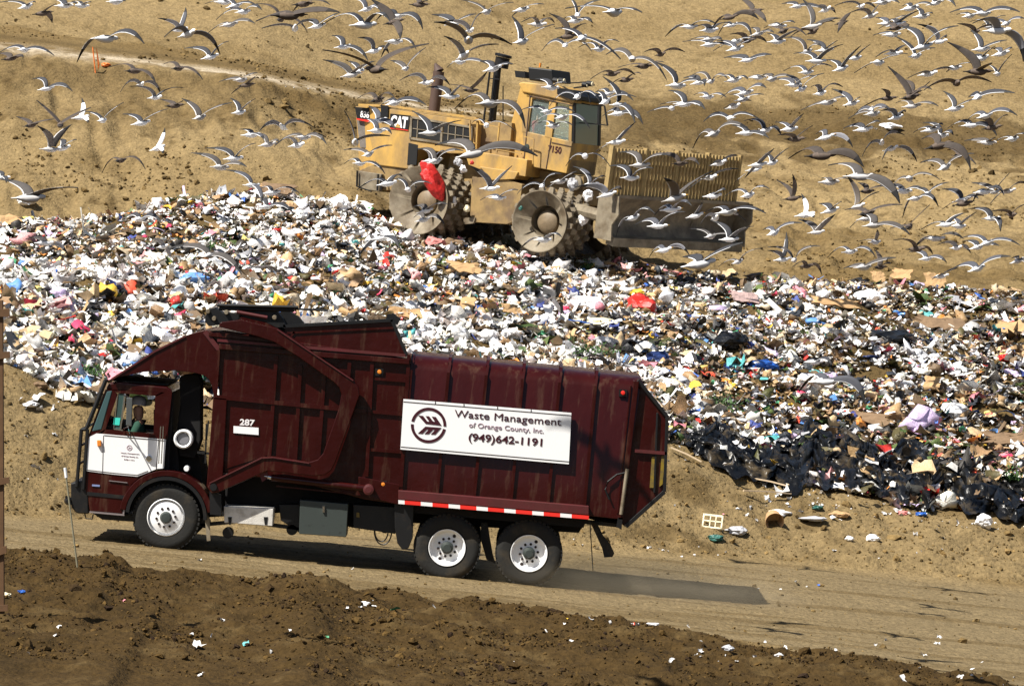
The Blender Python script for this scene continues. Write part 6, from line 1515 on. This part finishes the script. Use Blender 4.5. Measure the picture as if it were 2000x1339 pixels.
BIRDS = """
50,12,0,5,70,5,g1;82,25,102,45,110,8,b1;125,10,105,0,150,8,g1;158,10,140,3,178,5,g1;225,2,203,-5,245,3,g1;205,74,150,122,282,86,g4;350,57,308,36,363,15,g1;366,65,321,73,430,107,g3
410,110,360,95,447,81,g2;447,47,404,67,498,46,g2;437,3,400,8,470,-6,g1;458,10,425,-2,500,10,g1;475,22,422,39,512,20,g3;47,96,0,102,106,109,g2;20,113,-8,106,46,112,b1;262,137,215,131,305,165,b2
348,132,320,125,396,156,b2;275,163,235,180,316,188,g4;303,189,255,169,358,172,g2;340,205,312,194,356,197,b0;90,172,63,155,142,179,g3;200,234,167,218,242,200,g1;118,242,71,196,178,210,b0
60,243,32,228,106,233,b0;275,239,240,223,328,213,g1;390,228,355,193,453,201,g1;467,218,450,192,499,193,g1;157,228,160,192,172,240,w;98,290,73,246,140,243,g2;120,288,118,272,150,273,g1;308,288,322,250,318,300,w
235,312,199,338,284,331,b4;470,155,428,160,503,143,g1;480,165,452,183,498,150,b1;456,308,400,290,500,280,g2;430,325,373,299,482,326,g2;490,262,468,253,515,272,g1
548,37,500,8,600,62,b3;562,28,500,42,662,24,b1;591,7,572,22,645,10,b2;576,54,511,56,612,41,g1;619,50,590,40,665,25,g1;716,17,670,0,745,25,g3;710,47,628,50,762,42,g4;768,42,722,-3,782,76,b0
772,30,735,40,826,58,g4;818,8,803,-3,834,2,b1;770,80,744,112,813,97,g3;670,90,648,70,719,119,g2;685,145,630,117,722,122,g1;735,133,630,98,838,86,b1;702,138,680,120,732,120,g1;792,133,763,119,832,93,g1
833,160,780,158,879,167,g4;878,187,833,171,906,165,g2;918,175,880,165,953,138,b0;736,194,698,193,770,190,b3;770,199,742,208,832,205,g2;950,22,897,0,1003,5,g1;918,58,868,42,942,25,g2;915,76,848,44,1000,88,g2
886,45,843,29,930,28,g1;905,108,867,71,974,87,g1;897,120,873,132,952,126,g2;955,200,888,213,1026,251,g4;840,258,805,217,901,235,g1;553,247,507,256,613,249,g3;592,267,537,283,638,282,g3;580,282,535,287,637,268,g4
522,281,488,260,545,278,g2;694,276,672,216,762,266,g1;736,254,708,231,765,262,g2;738,234,720,207,772,252,g1;719,300,671,293,766,284,g1;702,318,672,320,752,340,g3;842,312,815,291,872,298,g3
922,298,850,284,1050,305,g2;950,243,922,240,1006,256,g3;962,133,940,119,1003,126,g1;1018,18,1000,32,1063,9,g1;1128,28,1112,-4,1175,0,g2;1198,22,1104,17,1254,25,g1;1050,46,1018,44,1083,45,g3;1108,70,1072,26,1145,46,b2
1018,80,1000,33,1083,48,g1;1137,73,1084,56,1212,116,g1;1104,87,1058,100,1156,101,g4;1169,95,1130,93,1209,82,g3;1122,40,1098,38,1158,46,g2;1235,113,1184,107,1302,157,g3;1256,128,1207,132,1297,122,b1;1290,105,1258,102,1338,102,b2
1321,166,1276,120,1375,160,g2;1388,158,1347,150,1423,156,g4;1365,160,1335,153,1376,168,g2;1346,51,1299,72,1401,49,g3;1424,33,1390,56,1482,38,b3;1428,48,1402,70,1469,76,g4;1480,65,1466,55,1512,64,g1
1386,86,1333,82,1442,96,g1;1436,94,1400,80,1472,78,g1;1460,116,1414,113,1507,107,g1;1470,20,1440,-8,1497,44,b0;1208,203,1177,150,1240,240,g2;1182,197,1163,180,1243,190,g2;1128,187,1073,208,1174,203,g4
1068,217,1018,215,1123,219,g2;1097,228,1035,248,1152,251,g3;1207,220,1177,227,1256,243,g3;1187,182,1163,180,1237,197,g2;1312,210,1264,220,1358,200,g1;1203,276,1164,296,1243,237,g1;1143,303,1105,325,1192,326,g3
1250,321,1209,298,1310,304,g3;1328,318,1272,305,1366,322,b3;1404,317,1384,325,1441,304,g1;1393,260,1353,290,1466,256,g4;1426,229,1374,238,1490,238,g3;1457,258,1430,245,1502,270,g1;1455,180,1408,192,1497,172,g3
1450,193,1425,185,1492,185,g1;1432,207,1413,212,1467,197,g1;1480,150,1459,152,1512,147,g1;1480,320,1455,347,1512,290,g1
1557,11,1527,8,1612,19,g1;1586,50,1567,-2,1642,36,g1;1643,44,1636,64,1662,24,b1;1612,18,1590,14,1632,26,g1;1682,11,1630,12,1712,18,g2;1700,30,1659,26,1731,4,g2;1722,4,1698,2,1757,6,g1;1777,15,1763,12,1824,11,g2
1732,45,1711,35,1772,30,g1;1750,47,1735,39,1799,19,g1;1826,5,1798,0,1867,13,g3;1800,31,1785,14,1822,27,g1;1919,25,1855,25,1992,24,g2;1893,30,1868,29,1922,32,g1;1517,80,1499,66,1562,57,g1;1594,118,1550,105,1647,87,g2
1642,133,1614,117,1682,89,g1;1715,121,1668,143,1773,105,g1;1745,103,1710,112,1781,90,g2;1788,108,1747,71,1827,94,g1;1801,90,1756,52,1872,51,g2;1833,80,1790,47,1848,74,g2;1916,95,1895,58,1967,79,g1
1948,58,1900,46,1999,121,g3;1965,45,1918,49,2004,38,g2;1905,60,1870,47,1942,50,b1;1909,138,1850,82,1936,124,b1;1954,104,1938,95,1977,94,g1;1948,143,1928,126,1977,106,g1;1575,140,1530,139,1626,131,g3
1507,153,1490,146,1547,149,g1;1565,173,1524,145,1609,144,g2;1602,181,1584,170,1646,170,g3;1550,165,1508,157,1592,149,g2;1663,201,1624,174,1679,191,g1;1615,199,1564,216,1652,190,g1;1777,188,1734,130,1816,160,b0
1733,191,1681,211,1722,174,b1;1780,206,1750,201,1833,208,g2;1812,143,1773,153,1862,134,g1;1868,160,1804,177,1937,161,b2;1862,131,1848,141,1902,124,g1;1864,211,1842,178,1902,195,g1;1910,187,1892,190,1982,182,g1
1704,221,1657,232,1737,213,g2;1750,228,1720,217,1769,219,g2;1702,213,1668,226,1742,215,g2;1541,251,1514,239,1569,222,g1;1611,267,1594,262,1666,288,g3;1552,270,1519,264,1587,246,b1;1837,263,1803,240,1862,264,g3
1924,225,1884,241,1987,226,g3;1896,243,1850,251,1947,265,g3;1977,270,1938,281,2006,264,g2;1928,277,1884,275,1942,269,g1;1722,277,1684,306,1767,264,g3;1740,289,1723,312,1791,316,g3;1832,283,1800,272,1896,332,b3
1602,302,1540,310,1687,326,b3;1507,317,1494,300,1541,289,g1;1678,342,1618,323,1758,397,g2;1845,325,1798,318,1903,300,g2;1872,302,1850,289,1906,321,b1
1547,386,1517,352,1548,340,b1;1619,354,1605,348,1657,350,g1;1572,418,1565,378,1590,425,w;1621,410,1600,398,1644,394,g1;1674,402,1652,340,1717,375,g1;1692,372,1676,357,1733,364,b1;1692,415,1650,410,1762,400,b1
1594,452,1559,428,1632,418,g1;1511,453,1490,449,1567,436,g2;1706,438,1687,419,1777,458,g2;1787,386,1763,424,1833,404,g4;1775,441,1738,446,1816,400,b0;1776,347,1739,371,1836,351,g3;1847,437,1799,448,1897,415,g2
1872,440,1858,424,1907,414,g1;1936,425,1888,409,1954,452,g3;1927,473,1874,466,1992,479,g2;1909,481,1884,470,1952,480,g1;1868,482,1831,478,1896,494,g2;1826,464,1783,487,1882,466,g3;1709,471,1676,472,1713,448,g1
1660,490,1616,503,1710,502,g4;1686,520,1648,524,1750,503,g1;1718,520,1710,488,1740,515,b1;1908,523,1858,526,1974,501,g2;1987,508,1976,504,2007,517,g1;1551,506,1499,483,1602,481,g3;1528,505,1499,489,1536,453,g1
1574,518,1548,521,1605,536,b3;1942,373,1898,357,1972,338,g1;1921,373,1900,394,1961,381,g4;1967,372,1934,398,2004,358,g2;1975,417,1935,413,2004,399,b1;1836,538,1820,546,1872,524,g1
56,384,0,350,152,367,g1;3,345,-10,333,12,357,g1;273,426,238,431,317,437,g3;86,473,50,467,132,496,g2;318,480,290,464,335,514,g1;410,496,333,484,472,536,g2;492,360,438,332,512,402,g2
1059,361,1010,379,1097,340,g3;1093,353,1066,369,1127,335,g1;1152,359,1119,325,1183,345,g2;1231,346,1190,324,1276,329,g3;1185,379,1124,365,1214,370,g2;1317,386,1297,348,1391,335,g1;1386,345,1333,379,1442,330,g1
1392,381,1374,391,1417,371,g2;1461,380,1416,383,1503,369,g3;1472,330,1430,361,1502,298,g1;1236,424,1203,462,1279,417,g4;1284,440,1240,439,1338,414,g3;1310,408,1278,421,1351,402,g4;1357,420,1340,431,1371,395,g1
1397,424,1369,436,1457,431,g3;1388,460,1349,447,1443,461,g1;1424,466,1388,430,1472,442,g2;1419,413,1383,412,1496,417,g2;1296,487,1268,502,1347,499,g4;1364,513,1334,502,1452,474,g1;1441,510,1403,521,1487,485,g2
1061,467,1014,488,1097,463,g3;957,366,918,324,1000,324,g1;972,385,938,391,1012,371,g2;797,369,769,350,844,359,g3;756,357,697,371,786,345,g3;830,411,808,404,874,399,g2;826,428,808,425,868,438,g3
850,313,815,292,905,295,g3;530,375,503,372,585,378,g3;700,452,655,470,735,452,g2;745,463,700,500,780,485,g2;520,402,500,395,575,420,g3;1610,742,1560,765,1690,790,g4;1590,705,1555,725,1625,712,g3
"""
def wing(mb, root, tip, heading, arch, brown, side, tw=0.44, cs=1.0):
    """a two-jointed gull wing from shoulder to tip; heading = unit forward"""
    d = tip - root; L = d.length
    up = Vector((0, 0, 1)); perp = (up - d.normalized() * up.dot(d.normalized()))
    if perp.length < 0.2: perp = heading.copy()
    perp.normalize()
    wr = root + d * 0.42 + perp * (L * (0.02 + 0.058 * arch)) + heading * 0.05
    n = 9; rings_t = []
    for i in range(n):
        t = i / (n - 1)
        p = root * ((1 - t) ** 2) + (wr * 2 - (root + tip) * 0.5) * (2 * t * (1 - t)) + tip * t * t
        ch = 0.128 * (1 - 0.10 * t) if t < 0.45 else 0.122 * (1 - ((t - 0.45) / 0.57) ** 1.6)
        ch = max(ch * cs, 0.014)
        cd = (heading * 0.90 + up * tw).normalized()
        cd = (cd - d.normalized() * cd.dot(d.normalized()) * 0.6).normalized()
        nrm = cd.cross(d.normalized()).normalized()
        if nrm.z < 0: nrm = -nrm
        le = p + cd * ch * 0.42
        rings_t.append((le, cd, ch, nrm))
    fr = [0.0, 0.12, 0.45, 0.88, 1.0]; th = [0.0, 0.010, 0.009, 0.003, 0.0]
    k = len(mb.v); 
    for (le, cd, ch, nrm) in rings_t:
        for f, h in zip(fr, th): mb.v.append(tuple(le - cd * ch * f + nrm * h))
        for f, h in zip(fr[1:4], th[1:4]): mb.v.append(tuple(le - cd * ch * f - nrm * h * 0.6))
    m = 8
    for i in range(n - 1):
        t = (i + 0.5) / (n - 1)
        a = k + i * m; b = a + m
        loop_t = [0, 1, 2, 3, 4]; loop_b = [0, 5, 6, 7, 4]
        for j in range(4):
            mb.f.append((a + loop_t[j], a + loop_t[j + 1], b + loop_t[j + 1], b + loop_t[j]))
            if t > 0.72: mi = 2
            elif j == 3 and t < 0.72: mi = 0 if not brown else 0
            elif j == 0 and not brown: mi = 1
            else: mi = 1
            mb.m.append(mi)
            mb.f.append((a + loop_b[j + 1], a + loop_b[j], b + loop_b[j], b + loop_b[j + 1])); mb.m.append(2 if t > 0.80 else 3 if j != 3 else 0)
def gull(px, py, lx, ly, rx, ry, code, idx):
    rnd = random.Random(idx * 13 + 5)
    brown = code[0] == 'b'; arch = int(code[1]) if len(code) > 1 else 0
    ll = math.hypot(lx - px, ly - py); rl = math.hypot(rx - px, ry - py); mx_ = max(ll, rl)
    HS = 0.66
    Dm = HS * 0.97 * FPX / mx_
    cap = rnd.uniform(80, 91)
    if Dm > cap: Dm = cap
    Dm = max(46, Dm)
    g = G(px, max(py, 0), 44, 200).y
    gt = min(G(min(max(q, 5), 1995), max(w, 5), 44, 200).y for q, w in ((lx, ly), (rx, ry)))
    Dm = min(Dm, g - 1.0, gt - 1.2)
    flip = 1 if rnd.random() < 0.78 else -1            # most of them head away to the right
    def off(l): 
        m_ = l / FPX * Dm; return math.sqrt(max(0.0, HS * HS - m_ * m_))
    B = W(px, py, Dm)
    Lw = W(lx, ly, Dm + min(0.45, off(ll)) * flip); Rw = W(rx, ry, Dm - min(0.45, off(rl)) * flip)
    span = (Rw - Lw); span.z = 0; span.normalize()
    hd = Vector((-span.y, span.x, 0)) * flip          # forward
    hd = (hd + Vector((0.55, 0, 0.0))).normalized(); ya = rnd.gauss(0, 0.45); hd = Vector((hd.x * math.cos(ya) - hd.y * math.sin(ya), hd.x * math.sin(ya) + hd.y * math.cos(ya), 0))
    bs = rnd.uniform(0.78, 1.0)
    pitch = rnd.uniform(-0.05, 0.25); hd = (hd + Vector((0, 0, pitch))).normalized()
    side = hd.cross(Vector((0, 0, 1))).normalized(); upv = side.cross(hd).normalized()
    mb = MB(); sc = 1.0
    if code[0] == 'w': mb_m = GM
    # body: one spindle from tail to bill
    st_ = [(-0.235, 0.055, 0.008), (-0.17, 0.042, 0.014), (-0.11, 0.05, 0.04), (-0.03, 0.068, 0.066), (0.06, 0.064, 0.068), (0.12, 0.045, 0.048), (0.155, 0.034, 0.036), (0.185, 0.036, 0.038), (0.215, 0.026, 0.028), (0.232, 0.010, 0.012), (0.275, 0.005, 0.006)]
    nn = 10; k = 0
    for (a, rw, rh) in st_:
        rise = 0.02 if a > 0.14 else 0.0
        c = B + hd * a * (0.5 + 0.5 * bs) + upv * (rise - 0.02)
        for j in range(nn):
            an = 2 * math.pi * j / nn; mb.v.append(tuple(c + side * rw * bs * math.cos(an) + upv * rh * bs * math.sin(an)))
    ns = len(st_)
    for i in range(ns - 1):
        for j in range(nn):
            a = i * nn + j; b = i * nn + (j + 1) % nn; mb.f.append((a, b, b + nn, a + nn))
            tail_dark = brown and i < 2
            back = 1 <= j <= 3 and 3 <= i <= 5
            mb.m.append(4 if i >= ns - 2 else (2 if tail_dark else (1 if back else 0)))
    mb.f.append(tuple(range(nn))[::-1]); mb.m.append(0); mb.f.append(tuple(range((ns - 1) * nn, ns * nn))); mb.m.append(4)
    sh = 0.035; tw_ = rnd.uniform(0.05, 0.5); cs_ = rnd.uniform(0.9, 1.2) if mx_ < 62 else rnd.uniform(1.0, 1.3)
    for (tip, sgn) in ((Lw, -1), (Rw, 1)):
        out = (tip - B); out = out.normalized()
        root = B + hd * 0.03 + upv * 0.015 + out * sh
        wing(mb, root, tip, hd, arch, brown, sgn, tw_, cs_)
    mats = BM if brown else rnd.choice([GM, GM2, GM2, GM2, GM3])
    if code[0] == 'w': mats = [GM[0], GM[0], GM[2], GM[0], GM[4]]
    o = mb.build("gull", mats, fix=False)
    # put the origin on the bird
    me = o.data
    for v in me.vertices: v.co -= B
    o.location = B
    for p in me.polygons: p.use_smooth = True
    return o
def ordinal(n):
    return {1: "first", 2: "second", 3: "third", 4: "fourth", 5: "fifth", 6: "sixth", 7: "seventh", 8: "eighth", 9: "ninth", 10: "tenth", 11: "eleventh", 12: "twelfth"}.get(n, f"{n}th")
blist = []
for line in BIRDS.strip().split("\n"):
    for e in line.split(";"):
        if e.strip():
            q = e.split(","); blist.append([float(v) for v in q[:6]] + [q[6]])
rb = random.Random(41)
for _ in range(35):
    x = rb.uniform(1270, 1990) if rb.random() < 0.75 else rb.uniform(560, 1250); y = rb.choice([rb.uniform(5, 120), rb.uniform(60, 300), rb.uniform(300, 520)])
    if x < 1470 and y > 280: y = rb.uniform(5, 270)
    a = rb.uniform(-0.35, 0.25); w1 = rb.uniform(24, 46); w2 = rb.uniform(24, 46); u1 = rb.uniform(-12, 22); u2 = rb.uniform(-12, 22)
    blist.append([x, y, x - w1, y - u1 - a * w1, x + w2, y - u2 + a * w2, rb.choice(['g1', 'g2', 'g3', 'g2', 'b2'])])
def zone(px, py):
    if px < 250: c = "far left"
    elif px < 500: c = "gap after the stake"
    elif px < 690: c = "gap before the compactor"
    elif px < 1000: c = "engine hood"
    elif px < 1260: c = "yellow cab"
    elif px < 1490: c = "blade"
    elif px < 1660: c = "blade's right"
    elif px < 1830: c = "right hillside"
    else: c = "right edge"
    if py < 60: r = "top row, "
    elif py < 150: r = "second row, "
    elif py < 235: r = "third row, "
    elif py < 330: r = "fourth row, "
    elif py < 450: r = "fifth row, "
    else: r = "lowest row, "
    return r + c
groups = {}
for i, b in enumerate(blist):
    px, py, lx, ly, rx, ry, code = b
    up_ = (py - (ly + ry) / 2)
    if code[0] == 'w': look = "white gull with wings straight up"
    else:
        colr_ = "brown young gull" if code[0] == 'b' else "grey gull"
        pose = "wings raised" if up_ > 14 else ("wings drooping" if up_ < -8 else "wings level")
        look = colr_ + ", " + pose
    b.append(look); b.append(zone(px, py)); groups.setdefault((look, b[8]), []).append(i)
for (look, z), ids in groups.items():
    ids.sort(key=lambda i: blist[i][0])
    for r, i in enumerate(ids):
        b = blist[i]
        if len(ids) == 1: lab = f"only {look}, in the {z}"
        else: lab = f"{look}, {ordinal(r + 1)} from left, {z}"
        b.append(lab)
for i, b in enumerate(blist):
    o = gull(*b[:6], b[6], i)
    tag(o, b[9], "gull", group="gulls wheeling over the landfill")
